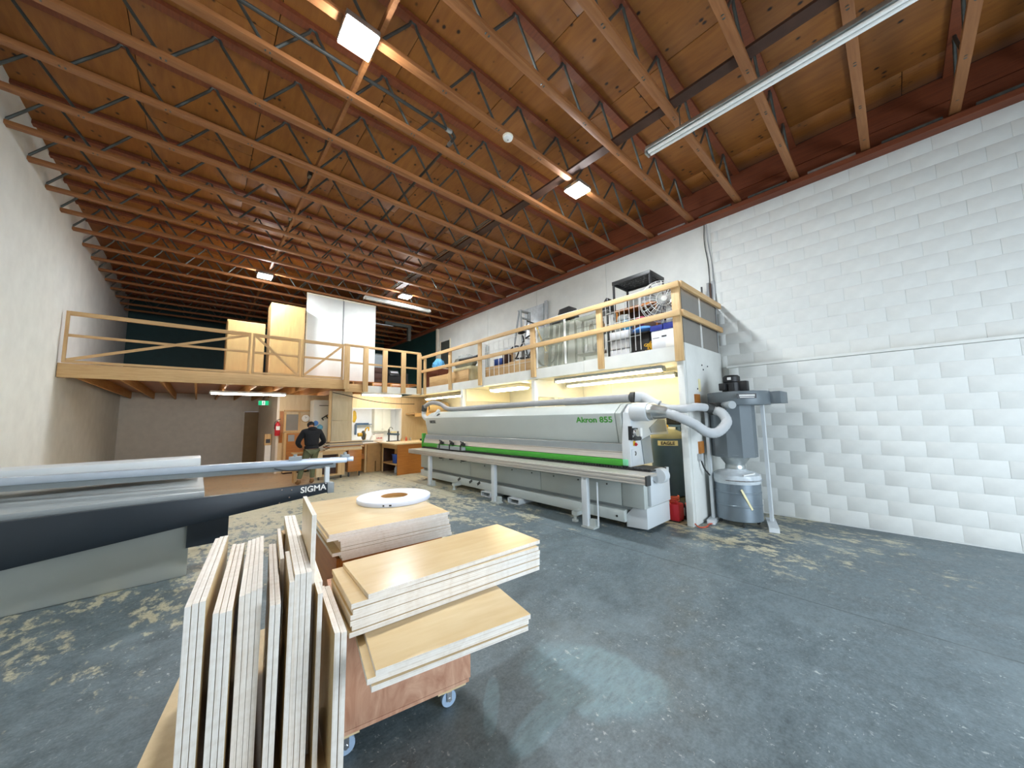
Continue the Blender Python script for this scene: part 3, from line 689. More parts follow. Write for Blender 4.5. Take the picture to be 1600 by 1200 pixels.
nd = Vector((-.72, -.69, 0)); nt = Vector((.69, -.72, 0)); c0 = Vector((cx+.05, cy-.09, 1.865))+nd*.407
MB().obox(c0-nt*.1, nd*.003, nt*.13, (0, 0, .035)).build('maker_plate', 'black', dc)
lt = MB()
for q in range(12): lt.obox(c0-nt*(.1-.018*(q-5.5))+nd*.004+Vector((0, 0, .008)), nd*.001, nt*.006, (0, 0, .013))
lt.obox(c0-nt*.1+nd*.004+Vector((0, 0, -.02)), nd*.001, nt*.10, (0, 0, .004)); lt.build('plate_lettering', 'paper', dc)
for (px_, py_, z1) in ((6.27, 1.36, 1.75), (5.90, 2.01, 1.75)):
    MB().box(px_-.03, px_+.03, py_-.02, py_+.02, .06, z1).build('frame_post', 'machine_light', dc)
MB().obox((6.17, 1.34, .03), (.28, .08, 0), (-.02, .055, 0), (0, 0, .03)).build('skid', 'machine_light', dc)
MB().obox((5.93, 2.02, .03), (.22, .03, 0), (-.01, .05, 0), (0, 0, .03)).build('skid', 'machine_light', dc)
MB().tube([(5.78, 1.81, .72), (5.92, 1.50, .62), (5.94, 1.44, .66)], .008, 6).build('strap', 'hose_light', dc)
MB().obox((5.83, 1.54, .40), (.05, -.045, -.14), (.004, .005, 0), (.008, -.008, .006)).build('yellow_tape', 'label_cream', dc)
yc = MB().tube(smoothpath([(5.60, 1.83, 1.69), (5.72, 1.80, 1.70), (5.80, 1.78, 1.70)]), .09, 14); yc.build('inlet_spigot', 'rubber', dc, smooth=True)
MB().cyl((5.60, 1.60, 1.74), (5.55, 1.55, 1.74), .055, 16).cyl((5.72, 1.70, 1.74), (5.60, 1.60, 1.74), .05, 16).build('inlet_cap', 'machine_dark', dc)
MB().box(5.66, 5.74, 2.04, 2.095, .92, 1.02).build('switch_box', 'hose_light', dc)
MB().tube(smoothpath([(5.70, 2.06, .92), (5.72, 2.03, .8), (5.80, 1.99, .70)]), .012, 6).build('power_cord', 'black', dc)

# ============================================================ UNDER THE STORAGE MEZZANINE
strip_light('tube_light', (5.55, 4.75, 2.36), (5.55, 2.48, 2.36), 'lit warm tube light under the mezzanine nearest the fascia', [(.1, 2.43), (.9, 2.43)], on='w', body='machine_dark', w_=.14, single=True)
strip_light('tube_light', (6.30, 5.05, 2.33), (6.30, 2.60, 2.33), 'lit warm tube light under the mezzanine nearest the block wall', [(.1, 2.43), (.9, 2.43)], on='w', body='machine_dark', w_=.14, single=True)
strip_light('tube_light', (6.0, 11.2, 2.34), (6.0, 8.75, 2.34), 'lit warm tube light deep under the mezzanine beside the far barrel', [(.1, 2.43), (.9, 2.43)], on='w', body='machine_dark', w_=.14, single=True)
wl = thing('wraparound_light', 'wide lit wraparound light fixture under the mezzanine between two white beams', 'ceiling light', (5.85, 6.6, 2.4))
MB().box(5.68, 6.02, 6.0, 7.2, 2.36, 2.43).build('housing', 'cream', wl)
MB().prism([(5.69, 2.358), (5.74, 2.31), (5.96, 2.31), (6.01, 2.358)], 'y', 6.02, 7.18).build('lens', 'tube', wl)

ac = thing('air_compressor', 'tall dark teal air tank with a cream EAGLE label behind the end of the machine', 'air compressor', (6.42, 2.75, 0))
ax_, ay_ = 6.37, 2.86
MB().lathe([(.22, .20), (.27, .22), (.28, .26), (.28, 1.20)], (ax_, ay_, 0), 32).build('tank', 'tank', ac, smooth=True)
MB().lathe([(.28, 1.201), (.275, 1.25), (.24, 1.31), (.16, 1.35), (.05, 1.365), (.03, 1.37)], (ax_, ay_, 0), 32).build('tank_dome', 'tank_top', ac, smooth=True)
MB().lathe([(.02, 1.36), (.025, 1.40), (.04, 1.41), (.02, 1.44)], (ax_, ay_, 0), 12).build('valve', 'yellow', ac, smooth=True)
MB().lathe([(.24, 0), (.25, .02), (.26, .19), (.23, .20)], (ax_, ay_, 0), 28).build('tank_skirt', 'tank_top', ac, smooth=True)
nd = Vector((-.905, -.425, 0)); nt = Vector((.425, -.905, 0)); c0 = Vector((ax_, ay_, 1.125))+nd*.2825
def curved(w_, h, r, c, mid, seg=6):
    b = MB(); vs = []; a0 = math.atan2(mid.y, mid.x)
    for i in range(seg+1):
        a = a0+(i/seg-.5)*w_/r
        for rr in (r, r+.004):
            for z in (-h/2, h/2): vs.append((c[0]+rr*math.cos(a), c[1]+rr*math.sin(a), c[2]+z))
    fs = []
    for i in range(seg):
        k = i*4; fs += [(k, k+4, k+5, k+1), (k+2, k+3, k+7, k+6), (k+1, k+5, k+7, k+3), (k, k+2, k+6, k+4)]
    fs += [(0, 1, 3, 2), (seg*4, seg*4+2, seg*4+3, seg*4+1)]
    return b.add(vs, fs)
curved(.34, .085, .281, (ax_, ay_, 1.125), nd).build('name_plate', 'label_cream', ac)
text('name_lettering', 'EAGLE', .075, c0+nd*.012, nt, (0, 0, 1), 'ink', ac, .006, .002, 1.05)
MB().box(6.46, 7.0, 2.58, 3.0, 1.40, 1.44).build('pump_plate', 'tank', ac)
MB().box(6.50, 6.72, 2.68, 2.92, 1.44, 1.62).lathe([(.001, 0), (.17, 0), (.17, .04), (.001, .04)], (6.62, 2.62, 1.56), 20, 'y').build('pump', 'black', ac, bevel=.01)
for k in range(5): MB().box(6.49, 6.73, 2.67, 2.93, 1.47+.03*k, 1.48+.03*k).build('pump_fin', 'black_plastic', ac)
MB().tube(smoothpath([(6.50, 2.75, 1.6), (6.42, 2.78, 1.66), (6.44, 2.86, 1.72), (6.6, 2.85, 1.7)]), .014, 8).build('copper_line', 'yellow', ac)
MB().box(6.74, 6.94, 2.66, 2.94, 1.44, 1.66).build('pump_motor', 'black', ac, bevel=.02)
MB().box(6.46, 6.50, 2.66, 2.70, 0, 1.40).box(6.94, 6.98, 2.9, 2.94, 0, 1.40).build('stand_leg', 'tank', ac)

rc = thing('red_hose_box', 'small red box with coiled orange hose on top, on the floor by the white post', 'hose reel', (5.54, 2.42, 0), -.2)
MB().box(5.44, 5.64, 2.33, 2.52, .012, .27).build('shell', 'red', rc, bevel=.03)
MB().tube([(5.54+.08*math.cos(t*.5), 2.43+.06*math.sin(t*.5), .285+.0022*t) for t in range(38)], .011, 6).build('hose_coil', 'orange_hose', rc, smooth=True)
for xx in (5.46, 5.59): MB().box(xx, xx+.03, 2.34, 2.50, 0, .014).build('rubber_foot', 'black', rc)
MB().tube([(5.46, 2.36, .27), (5.46, 2.36, .31), (5.46, 2.49, .31), (5.46, 2.49, .27)], .009, 6).build('carry_handle', 'red', rc)
bc = thing('black_crate', 'small black transformer box between the red hose box and the white post', 'box', (5.83, 2.42, 0))
MB().box(5.68, 5.86, 2.30, 2.52, 0, .24).build('case', 'black', bc, bevel=.01)
MB().box(5.677, 5.68, 2.34, 2.46, .06, .18).build('face_plate', 'hose', bc)
oh = thing('air_hose', 'thin brown air hose trailing from the red box round the foot of the white post', 'hose', (5.5, 2.3, 0))
MB().tube(smoothpath([(5.62, 2.30, .27), (5.50, 2.20, .12), (5.40, 2.06, .02), (5.50, 1.98, .012), (5.66, 2.0, .012), (5.76, 1.95, .012)]), .009, 6).build('tubing', 'orange_hose', oh)
pl = thing('wood_skid', 'dark timber pallet under the air tank', 'pallet', (6.1, 3.1, 0))
for k in range(4): MB().box(5.75, 6.08, 2.72+.16*k, 2.84+.16*k, .09, .12).build('slat', 'orange_ply', pl)
for xx in (5.78, 6.02): MB().box(xx, xx+.05, 2.72, 3.32, 0, .09).build('runner', 'strip_dark', pl)
tr = thing('tool_rail', 'yellowish tool rail with hanging screwdrivers on the block wall behind the air tank', 'tool rack', (7.06, 3.6, 1.1))
MB().box(7.04, 7.09, 3.3, 3.95, 1.05, 1.09).build('rail', 'yellow', tr)
for q in range(7):
    tq = MB().cyl((7.03, 3.36+.09*q, 1.04), (7.03, 3.36+.09*q, 1.13+.04*(q % 3)), .013, 8).cyl((7.03, 3.36+.09*q, .93), (7.03, 3.36+.09*q, 1.04), .005, 6); tq.build('hung_tool', 'ink' if q % 2 else 'orange_hose', tr)
mh = thing('machine_cable', 'pale looped cable hanging from the back corner of the machine', 'cable', (5.6, 2.6, .6))
MB().tube(smoothpath([(5.38, 2.60, .78), (5.52, 2.56, .62), (5.50, 2.52, .40), (5.42, 2.50, .22), (5.46, 2.6, .12)]), .012, 6).build('cord', 'label_cream', mh)
bt = thing('shelf_barrel', 'wooden-coloured fibre barrel lying on the shelf under the mezzanine by the far wall', 'barrel', (6.2, 11.5, 2.06))
MB().lathe([(.19, 0), (.20, .01), (.205, .3), (.20, .8), (.19, .81)], (6.2, 11.5, 2.06), 28, 'x').build('body', 'tan_ply', bt, smooth=True)
MB().lathe([(.001, -.004), (.17, -.004), (.19, -.002)], (6.2, 11.5, 2.06), 28, 'x').build('lid', 'strip_dark', bt)
sf = thing('wall_shelf', 'timber wall shelf with an upright bracket carrying the barrel', 'shelf', (6.3, 11.6, 1.83))
MB().box(5.6, 7.08, 11.28, 11.98, 1.80, 1.845).build('board', 'fir_x', sf)
MB().box(5.62, 7.08, 11.27, 11.30, 1.72, 1.80).build('apron', 'fir_x', sf)
MB().box(6.05, 6.13, 11.26, 11.30, 1.845, 2.44).build('upright', 'fir_z', sf)
# ============================================================ PLYWOOD BOARDS, CARTS, REEL
def board(c, lx, ly, lz, rotz, label, group, upright=False, leany=0.):
    hx, hy, hz = lx/2, ly/2, lz/2; b = MB()
    b.box(-hx, hx, -hy, hy, -hz, hz); b.m = [1, 1, 1, 1, 0, 0] if False else b.m
    me_ = b.build('plywood_board', ['birch', 'edge_upright' if upright else 'edge_flat'])
    for p in me_.data.polygons:
        n = p.normal; flat = abs(n.x) > .9 if upright else abs(n.z) > .9
        p.material_index = 0 if flat else 1
    me_.location = c; me_.rotation_euler = (0, leany, rotz)
    tag(me_, label, 'board', group); return me_
def stack(fl, L, D, t, n, ztop, rot, name, offs, grp):
    a = math.radians(rot); out = []
    for i in range(n):
        sx, sy, da, dl = offs[i] if i < len(offs) else (0, 0, 0, 0)
        aa = a+math.radians(da); u = Vector((math.cos(aa), math.sin(aa), 0)); v = Vector((-math.sin(aa), math.cos(aa), 0))
        ct = Vector((fl[0], fl[1], 0))+u*(L/2+sx)+v*(D/2+sy); ct.z = ztop-t*(i+.5)
        board(ct, L+dl, D, t-.0008, aa, '%s birch plywood board of the %s' % (ORD[i] if i < n-1 else 'bottom', name), grp)
stack((.552, 1.405), .705, .70, .0215, 3, .66, -11, 'short stack overhanging the pink plywood cart', [(0, 0, 0, 0), (-.02, .002, 0, .02), (-.018, -.012, .3, -.004)], 'boards in the short low stack')
stack((.548, 1.68), 1.095, .46, .0224, 7, .661+.0224*7, -5.2, 'long stack with askew top board', [(.055, .0, 2.1, -.03), (0, .008, 0, 0), (.006, .0, .2, 0), (0, .004, 0, .006), (-.004, 0, -.2, 0), (.004, .004, .1, 0), (-.008, -.004, 0, 0)], 'boards in the long middle stack')
stack((.69, 2.60), .885, 1.16, .0225, 9, .85, -4.5, 'wide stack under the white tape reel', [(0, 0, 0, 0), (-.012, .0, .2, 0), (.035, .035, 0, -.06), (.05, .04, 0, -.06), (.052, .04, .3, -.06), (.056, .036, 0, -.055), (.03, .03, .1, 0), (.06, .04, -.2, -.05), (.07, .045, 0, -.05)], 'boards in the wide back stack')

rl = thing('edge_tape_reel', 'large flat white reel of edge banding tape lying on the widest board stack', 'tape reel', (1.44, 3.30, .851))
MB().ring([(.125, .8515), (.33, .8515), (.333, .856), (.333, .884), (.33, .888), (.125, .888)], (1.44, 3.30, 0), 64).build('tape_roll', 'tape', rl, smooth=True)
MB().ring([(.118, .8515), (.1245, .8515), (.1245, .886), (.118, .886)], (1.44, 3.30, 0), 40).build('core', 'cardboard', rl, smooth=True)
for a, s_ in ((-2.25, .012), (-2.08, .017)): MB().obox((1.44+.334*math.cos(a), 3.30+.334*math.sin(a), .868), (.0015*math.cos(a), .0015*math.sin(a), 0), (-s_*math.sin(a)*.6, s_*math.cos(a)*.6, 0), (0, 0, .007)).build('printed_mark', 'ink', rl)

# boards standing on edge in the cart
R7 = math.radians(-7); dv = Vector((math.sin(-R7), math.cos(R7), 0))
def upright(x, w_, yf, L, zt, label, grp='boards standing on edge in the cart', lean=0., zb=.162):
    c = Vector((x+w_/2, yf, 0))+dv*L/2; c.z = (zt+zb)/2
    board(c, w_-.001, L, zt-zb, R7, label, grp, True, lean)
upright(.464, .022, 1.62, .5, .735, 'short upright board, second outermost towards the pink cart face')
upright(.489, .023, 1.62, .5, .728, 'short upright board touching the pink cart face')
upright(.421, .019, 1.72, .55, .868, 'upright board just inside the pair of short boards, in front of a grey edge')
upright(.458, .015, 1.86, .40, .862, 'grey-edged upright board behind the short pair')
for k, (xx, zt, s_) in enumerate(((.380, .962, 'outermost of the three flush upright boards'), (.358, .963, 'middle of the three flush upright boards'), (.3365, .965, 'innermost of the three flush upright boards'))):
    upright(xx, .0205, 1.74, 1.12, zt, s_)
upright(.316, .0185, 1.73, .42, .945, 'upright board slightly lower than the flush three, showing its tan face')
upright(.336, .018, 2.08, .60, .935, 'short upright board set back behind the tan-faced one')
for k, (xx, zt) in enumerate(((.272, .872), (.2525, .874))):
    upright(xx, .0185, 1.735, .86, zt, ['upright board of the low pair, on the side of the three flush boards', 'upright board of the low pair, on the side of the outer bundle'][k])
for k, xx in enumerate((.216, .197, .178, .159)):
    upright(xx, .0185, 1.80, .80, .93-.004*k, '%s board of the set-back bundle cut by the edge of the photo' % ['first', 'second', 'third', 'fourth'][k])
for k, xx in enumerate((.118, .0985, .079, .04, .0205, .001)):
    upright(xx, .0185, 1.74, .9, (.90, .90, .905, .96, .96, .955)[k], '%s upright board beyond the set-back bundle, outside the photo' % ['first', 'second', 'third', 'fourth', 'fifth', 'sixth'][k])
b_ = board((.457, 2.10, .665), .019, .50, 1.01, R7, 'tall single upright board leaning against the wide stack', 'boards standing on edge in the cart', True, 0.)

R8 = math.radians(-10.6)
ct = thing('board_cart', 'wheeled plywood cart with a pinkish front panel carrying the board stacks', 'cart', (.553, 1.912, 0), R8)
def L_(x0, x1, y0, y1, z0, z1): return MB().box(x0, x1, y0, y1, z0, z1)
L_(0, .71, 0, .018, .119, .585).build('front_panel', 'pink_ply', ct, local=True, bevel=.002)
L_(0, .71, .62, .638, .14, .585).build('back_panel', 'pink_ply', ct, local=True)
L_(.692, .71, .019, .619, .14, .585).build('side_panel', 'pink_ply', ct, local=True)
L_(0, .018, .019, .619, .16, .585).build('side_panel', 'pink_ply', ct, local=True)
L_(.0, .71, 0, .638, .5855, .594).build('lid', 'pink_ply', ct, local=True)
L_(-.72, .70, -.18, 1.2, .1445, .1605).build('deck', 'tan_ply', ct, local=True) if False else L_(-.72, -.001, -.32, 1.15, .1445, .1605).build('deck', 'tan_ply', ct, local=True)
L_(.0, .692, .019, .62, .1195, .155).build('deck', 'tan_ply', ct, local=True)
L_(.0, .70, .0, .09, .100, .118).build('skid', 'pink_ply', ct, local=True)
L_(.52, .685, .012, .1, .082, .099).build('skid', 'tan_ply', ct, local=True)
L_(-.72, .12, .012, .1, .082, .099).build('skid', 'tan_ply', ct, local=True)
L_(-.72, .70, .55, .63, .108, .139).build('skid', 'chord', ct, local=True)
M['caster_wheel'] = mat('caster_wheel', '#9fb6cf', .2, var=.1)
for (xx, yy) in ((.585, .03), (.06, .03), (.55, .55), (-.6, .55), (-.6, .05)):
    wz = MB().lathe([(.02, -.014), (.041, -.014), (.043, -.009), (.043, .009), (.041, .014), (.02, .014)], (xx, yy, .0435), 24, 'y').build('caster_wheel', 'caster_wheel', ct, local=True, smooth=True)
    MB().box(xx-.014, xx+.014, yy-.022, yy-.018, .036, .082).box(xx-.014, xx+.014, yy+.018, yy+.022, .036, .082).cyl((xx, yy-.026, .0435), (xx, yy+.026, .0435), .01, 10).build('caster_fork', 'chrome', wz, local=True)
cb = thing('stack_cart', 'brown plywood cart under the wide board stack', 'cart', (.77, 2.70, 0), math.radians(-4.5))
L_(.0, .80, 0, 1.0, .12, .138).build('deck', 'orange_ply', cb, local=True)
for a in ((0, .018, 0, 1.0), (.782, .80, 0, 1.0)): L_(*a, .139, .645).build('side_panel', 'orange_ply', cb, local=True)
L_(.019, .781, .0, .018, .139, .645).build('front_panel', 'orange_ply', cb, local=True)
L_(.019, .781, .982, 1.0, .139, .645).build('back_panel', 'orange_ply', cb, local=True)
for xx in (.08, .72):
    for yy in (.1, .9): MB().lathe([(.02, -.014), (.048, -.014), (.048, .014), (.02, .014)], (xx, yy, .048), 20, 'x').box(xx-.03, xx+.03, yy-.02, yy+.02, .09, .12).build('caster', 'rubber', cb, local=True)
lb = thing('leaning_offcut', 'short square timber offcut standing behind the tall single board', 'timber', (.50, 2.62, 0))
MB().obox((.50, 2.62, .46), (.02, 0, 0), (0, .06, 0), (0, 0, .46)).build('stick', 'fir_z', lb)
MB().obox((.46, 2.70, .45), (.018, 0, 0), (0, .05, 0), (0, 0, .45)).build('stick', 'fir_z', lb)

# ============================================================ PANEL SAW (SIGMA)
sw = thing('panel_saw', 'panel saw with a black SIGMA side plate and a pale aluminium fence rail', 'saw', (-.3, 5.3, 0))
MB().prism([(-1.7, .36), (1.30, .685), (1.30, .81), (-1.7, .815)], 'y', 5.05, 5.12).build('side_plate', 'navy_panel', sw, bevel=.004)
text('maker_lettering', 'SIGMA', .10, (1.14, 5.047, .755), (1, 0, .02), (0, 0, 1), 'paper', sw, .001, .002, 1.0)
for (xx, zz) in ((.80, .79), (.90, .775), (.88, .69), (.78, .64), (1.1, .80), (1.28, .805)): MB().cyl((xx, 5.05, zz), (xx, 5.042, zz), .008, 8).build('screw', 'chrome', sw)
MB().bar((-1.9, 6.0, 1.07), (1.58, 5.22, 1.07), .10, .075).build('fence_rail', 'alu_blue', sw, bevel=.006)
MB().bar((-1.9, 6.02, 1.0), (1.45, 5.26, 1.0), .05, .055).build('rail_channel', 'machine_dark', sw)
MB().bar((1.52, 5.235, 1.075), (1.66, 5.20, 1.075), .085, .06).build('rail_end', 'alu_blue', sw, bevel=.004)
MB().box(1.50, 1.60, 5.16, 5.26, 1.11, 1.14).cyl((1.55, 5.2, 1.14), (1.55, 5.2, 1.17), .022, 10).build('end_stop', 'machine_dark', sw)
MB().bar((.90, 5.30, 1.13), (1.04, 5.27, 1.13), .10, .05).cyl((.97, 5.3, 1.15), (.97, 5.3, 1.18), .02, 10).build('flip_stop', 'machine_dark', sw)
MB().tube(smoothpath([(.75, 5.32, 1.02), (.85, 5.30, .99), (.95, 5.29, .98), (1.05, 5.25, .985), (1.15, 5.24, 1.02), (1.4, 5.2, 1.03)]), .009, 6).build('air_line', 'ink', sw)
MB().box(1.295, 1.345, 5.14, 5.20, .80, 1.0).build('support_post', 'machine_light', sw)
MB().box(1.305, 1.385, 5.06, 5.20, .67, .80).build('bracket', 'machine_dark', sw, bevel=.004)
MB().box(-1.8, .0, 5.2, 7.4, .0, .78).build('cabinet', 'machine', sw, bevel=.01)
MB().box(-1.85, .10, 5.15, 7.5, .80, .86).build('table', 'machine_dark', sw, bevel=.005)
MB().box(-1.8, .06, 6.2, 6.75, .95, 1.15).build('pressure_beam', 'machine_light', sw, bevel=.01)
MB().box(-.02, .32, 5.13, 5.20, .30, .78).build('cantilever_arm', 'navy_panel', sw)
# ============================================================ CLUTTER ON THE STORAGE MEZZANINE
ZM = 2.641
bs = thing('resin_shelf', 'black resin shelving unit with a slotted top standing above the guard rail', 'shelving', (6.5, 3.35, ZM))
for z in (4.29, 3.55):
    MB().box(6.2, 6.24, 2.92, 3.74, z, z+.075).box(6.76, 6.80, 2.92, 3.74, z, z+.075).box(6.24, 6.76, 2.92, 2.96, z, z+.075).box(6.24, 6.76, 3.70, 3.74, z, z+.075).build('shelf_rim', 'black_plastic', bs, bevel=.006)
    sl = MB()
    for i in range(14): sl.box(6.24, 6.76, 2.965+.053*i, 2.999+.053*i, z+.045, z+.065)
    for j in range(6): sl.box(6.25+.1*j, 6.28+.1*j, 2.96, 3.70, z+.04, z+.06)
    sl.build('shelf_lattice', 'black_plastic', bs)
for xx in (6.225, 6.775):
    for yy in (2.945, 3.715): MB().cyl((xx, yy, ZM), (xx, yy, 4.30), .024, 10).build('leg', 'black_plastic', bs)

fn = thing('industrial_fan', 'large wire-caged floor fan leaning behind the guard rail corner', 'fan', (5.75, 2.55, ZM))
fc = Vector((5.78, 2.54, 3.55)); fnm = Vector((-.80, -.60, .05)).normalized(); fu = Vector((0, 0, 1)); fs = fnm.cross(fu).normalized(); fu = fs.cross(fnm)
cg = MB()
for r_, off in ((.36, .02), (.30, .07), (.22, .10), (.12, .12)): cg.tube([fc+fnm*off+(fs*math.cos(2*PI*i/28)+fu*math.sin(2*PI*i/28))*r_ for i in range(28)], .006, 5, closed=True)
for i in range(24):
    a = 2*PI*i/24; e = fs*math.cos(a)+fu*math.sin(a)
    cg.tube([fc+e*.04+fnm*.125, fc+e*.2+fnm*.11, fc+e*.36+fnm*.02], .0045, 4)
cg.build('front_cage', 'wire', fn)
cg = MB()
for r_, off in ((.36, -.05), (.26, -.13)): cg.tube([fc+fnm*off+(fs*math.cos(2*PI*i/28)+fu*math.sin(2*PI*i/28))*r_ for i in range(28)], .006, 5, closed=True)
for i in range(16):
    a = 2*PI*i/16; e = fs*math.cos(a)+fu*math.sin(a); cg.tube([fc+e*.08-fnm*.15, fc+e*.26-fnm*.13, fc+e*.36-fnm*.05, fc+e*.36+fnm*.02], .003, 4)
cg.build('rear_cage', 'wire', fn)
for i in range(4):
    a = 2*PI*i/4+.4; e = fs*math.cos(a)+fu*math.sin(a); g = fnm.cross(e)
    MB().add([fc+e*.05-g*.03, fc+e*.31-g*.09+fnm*.03, fc+e*.31+g*.07-fnm*.03, fc+e*.05+g*.03]+[v-fnm*.004 for v in (fc+e*.05-g*.03, fc+e*.31-g*.09+fnm*.03, fc+e*.31+g*.07-fnm*.03, fc+e*.05+g*.03)], [(0, 1, 2, 3), (7, 6, 5, 4), (0, 4, 5, 1), (1, 5, 6, 2), (2, 6, 7, 3), (3, 7, 4, 0)]).build('blade', 'chrome', fn)
MB().cyl(fc+fnm*.04, fc-fnm*.16, .07, 16).build('motor', 'hose', fn, bevel=.008)
MB().cyl(fc+fnm*.12, fc+fnm*.135, .045, 16).build('badge', 'paper', fn)
MB().tube([fc-fnm*.1, fc-fnm*.1-Vector((0, 0, .4)), (fc.x+.15, fc.y+.06, ZM+.02)], .018, 8).build('stand_pole', 'chrome', fn)
MB().lathe([(.11, ZM), (.11, ZM+.02), (.04, ZM+.04)], (fc.x+.15, fc.y+.06, 0), 24).build('stand_base', 'black', fn)

fb = thing('file_box', 'white file storage box with a deep blue lid behind the rail corner post', 'box', (5.62, 2.42, ZM))
MB().box(5.50, 5.80, 2.22, 2.63, ZM, 2.99).build('carton', 'card_white', fb, bevel=.004)
MB().box(5.49, 5.81, 2.21, 2.42, 2.991, 3.09).build('lid', 'lid_blue', fb, bevel=.004)
MB().box(5.49, 5.81, 2.435, 2.64, 2.991, 3.08).build('lid', 'lid_blue', fb, bevel=.004)
MB().box(5.496, 5.50, 2.38, 2.46, 2.87, 2.895).build('hand_hole', 'ink', fb)
MB().box(5.497, 5.50, 2.50, 2.61, 2.865, 2.872).build('fold_line', 'ink', fb)
MB().box(5.497, 5.50, 2.24, 2.40, 2.70, 2.83).build('paper_label', 'paper', fb)
wd = thing('wooden_desk', 'orange wooden desk with a dark back behind the fan', 'desk', (6.2, 3.2, ZM))
MB().box(5.95, 6.19, 2.7, 3.55, 3.62, 3.66).build('desk_top', 'orange_ply', wd)
for yy in (2.72, 3.50): MB().box(5.96, 6.18, yy, yy+.03, ZM, 3.62).build('side_panel', 'orange_ply', wd)
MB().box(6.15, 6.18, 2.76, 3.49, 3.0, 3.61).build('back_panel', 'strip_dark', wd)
bl = thing('blue_cushion', 'bright blue folded cushion on the mezzanine beside the file box', 'cushion', (5.8, 2.95, 3.0))
MB().ball((5.78, 2.90, 3.12), .165, 16, (.8, 1.1, .42)).build('cover', 'cloth_blue', bl, smooth=True)
cr = thing('dark_crate', 'dark plastic crate under the blue cushion', 'crate', (5.82, 2.93, ZM))
MB().box(5.63, 5.93, 2.73, 3.06, ZM, 3.02).build('tub', 'black_plastic', cr, bevel=.01)
MB().box(5.62, 5.94, 2.715, 3.075, 3.021, 3.05).build('rim', 'black', cr)
yk = thing('yellow_chain', 'tangled yellow chain in front of the dark crate', 'chain', (5.58, 2.76, ZM))
kb = MB()
for i in range(22):
    c_ = Vector((5.58+random.uniform(-.04, .04), 2.72+random.uniform(-.07, .05), ZM+.03+random.uniform(0, .16)))
    u_ = Vector((random.uniform(-1, 1), random.uniform(-1, 1), random.uniform(-1, 1))).normalized(); v_ = u_.orthogonal().normalized()
    kb.tube([c_+(u_*math.cos(2*PI*j/8)+v_*math.sin(2*PI*j/8))*.028 for j in range(8)], .006, 5, closed=True)
tag(kb.build('chain_links', 'yellow', yk), kind='stuff')
dr = thing('drawer_tower', 'white frosted drawer tower behind the white wire grid', 'drawer unit', (5.75, 3.28, ZM))
for zz in (2.66, 2.83, 3.0): MB().box(5.62, 5.92, 3.10, 3.48, zz, zz+.15).build('drawer', 'card_white', dr, bevel=.008)
MB().box(5.64, 5.94, 3.09, 3.49, ZM, 2.655).build('plinth', 'hose', dr)
for yy in (3.085, 3.49): MB().box(5.64, 5.93, yy, yy+.008, ZM, 3.17).build('side_frame', 'hose_light', dr)
for i, (cc, mt, lb, sz) in enumerate((((5.78, 3.38, 3.27), 'cloth_grey', 'grey bundled cloth on the drawer tower', (1, 1, .8)), ((5.75, 3.20, 3.26), 'cloth_teal', 'teal bundled jacket on the drawer tower', (1, .8, .9)), ((5.80, 3.28, 3.41), 'cloth_grey', 'upper pale bundled cloth topping the drawer tower pile', (.9, 1.1, .7)), ((5.85, 2.98, 3.32), 'cloth_pink', 'dull pink cloth bundle beside the teal jacket', (.7, .8, .7)))):
    o_ = MB()
    bb = MB().ball((0, 0, 0), .12, 14, sz)
    o_.add([(v[0]*(1+.15*math.sin(v[1]*60+i)), v[1]*(1+.15*math.sin(v[2]*55+2*i)), v[2]*(1+.12*math.sin(v[0]*70))) for v in bb.v], bb.f)
    q_ = o_.build('cloth_bundle', mt, smooth=True); q_.location = cc; tag(q_, lb, 'cloth')
def grid(name, label, y0, y1, z0, z1, dy, zs, x=5.375, m='wire'):
    g = thing(name, label, 'wire panel', (x, (y0+y1)/2, z0))
    n_ = max(2, round((y1-y0)/dy))
    for i in range(n_+1):
        yy = y0+(y1-y0)*i/n_
        MB().tube([(x, yy, z0), (x, yy, z1)], .007, 6).build('wire', m, g)
    for z in zs: MB().tube([(x+.012, y0, z), (x+.012, y1, z)], .006, 6).build('cross_wire', m, g)
grid('wire_grid_panel', 'white wire grid panel tied to the rail in front of the bicycle', 5.32, 6.98, 2.55, 3.52, .185, (2.85, 3.3, 3.5), x=5.385)
grid('wire_grid_panel', 'white wire grid panel tied to the rail in front of the drawer tower', 2.76, 3.40, 2.70, 3.58, .09, (2.95, 3.25, 3.45), x=5.385)
cs = thing('clear_sheet', 'hazy clear plastic sheet behind the rail between two posts', 'plastic sheet', (5.40, 4.35, ZM))
MB().box(5.395, 5.401, 3.58, 5.12, ZM+.01, 3.53).build('sheet', 'clear', cs)
MB().box(5.375, 5.392, 4.33, 4.37, 2.67, 3.68).build('white_batten', 'paper', cs)
MB().box(5.375, 5.392, 5.12, 5.15, 2.67, 3.5).build('white_batten', 'paper', cs)
MB().box(5.36, 5.41, 4.0, 4.75, 3.66, 3.68).build('cap_strip', 'paper', cs)
grid('dark_wire_shelf', 'dark wire rack seen through the hazy plastic sheet', 3.65, 4.3, 2.9, 3.5, .12, (3.3, 3.42), x=5.7, m='steel')
ts = thing('folding_trestle', 'grey folding trestle standing behind the hazy plastic sheet', 'trestle', (5.9, 4.95, ZM))
for yy, s_ in ((5.05, .12), (4.75, .12)):
    MB().bar((5.8, yy+s_, ZM), (5.8, yy, 3.7), .05, .05).build('leg', 'steel', ts); MB().bar((6.0, yy+s_, ZM), (6.0, yy, 3.7), .05, .05).build('leg', 'steel', ts)
MB().box(5.78, 6.02, 4.7, 5.1, 3.7, 3.75).build('beam', 'steel', ts)
MB().box(5.79, 5.81, 4.75, 5.18, 3.2, 3.24).build('tie', 'steel', ts)
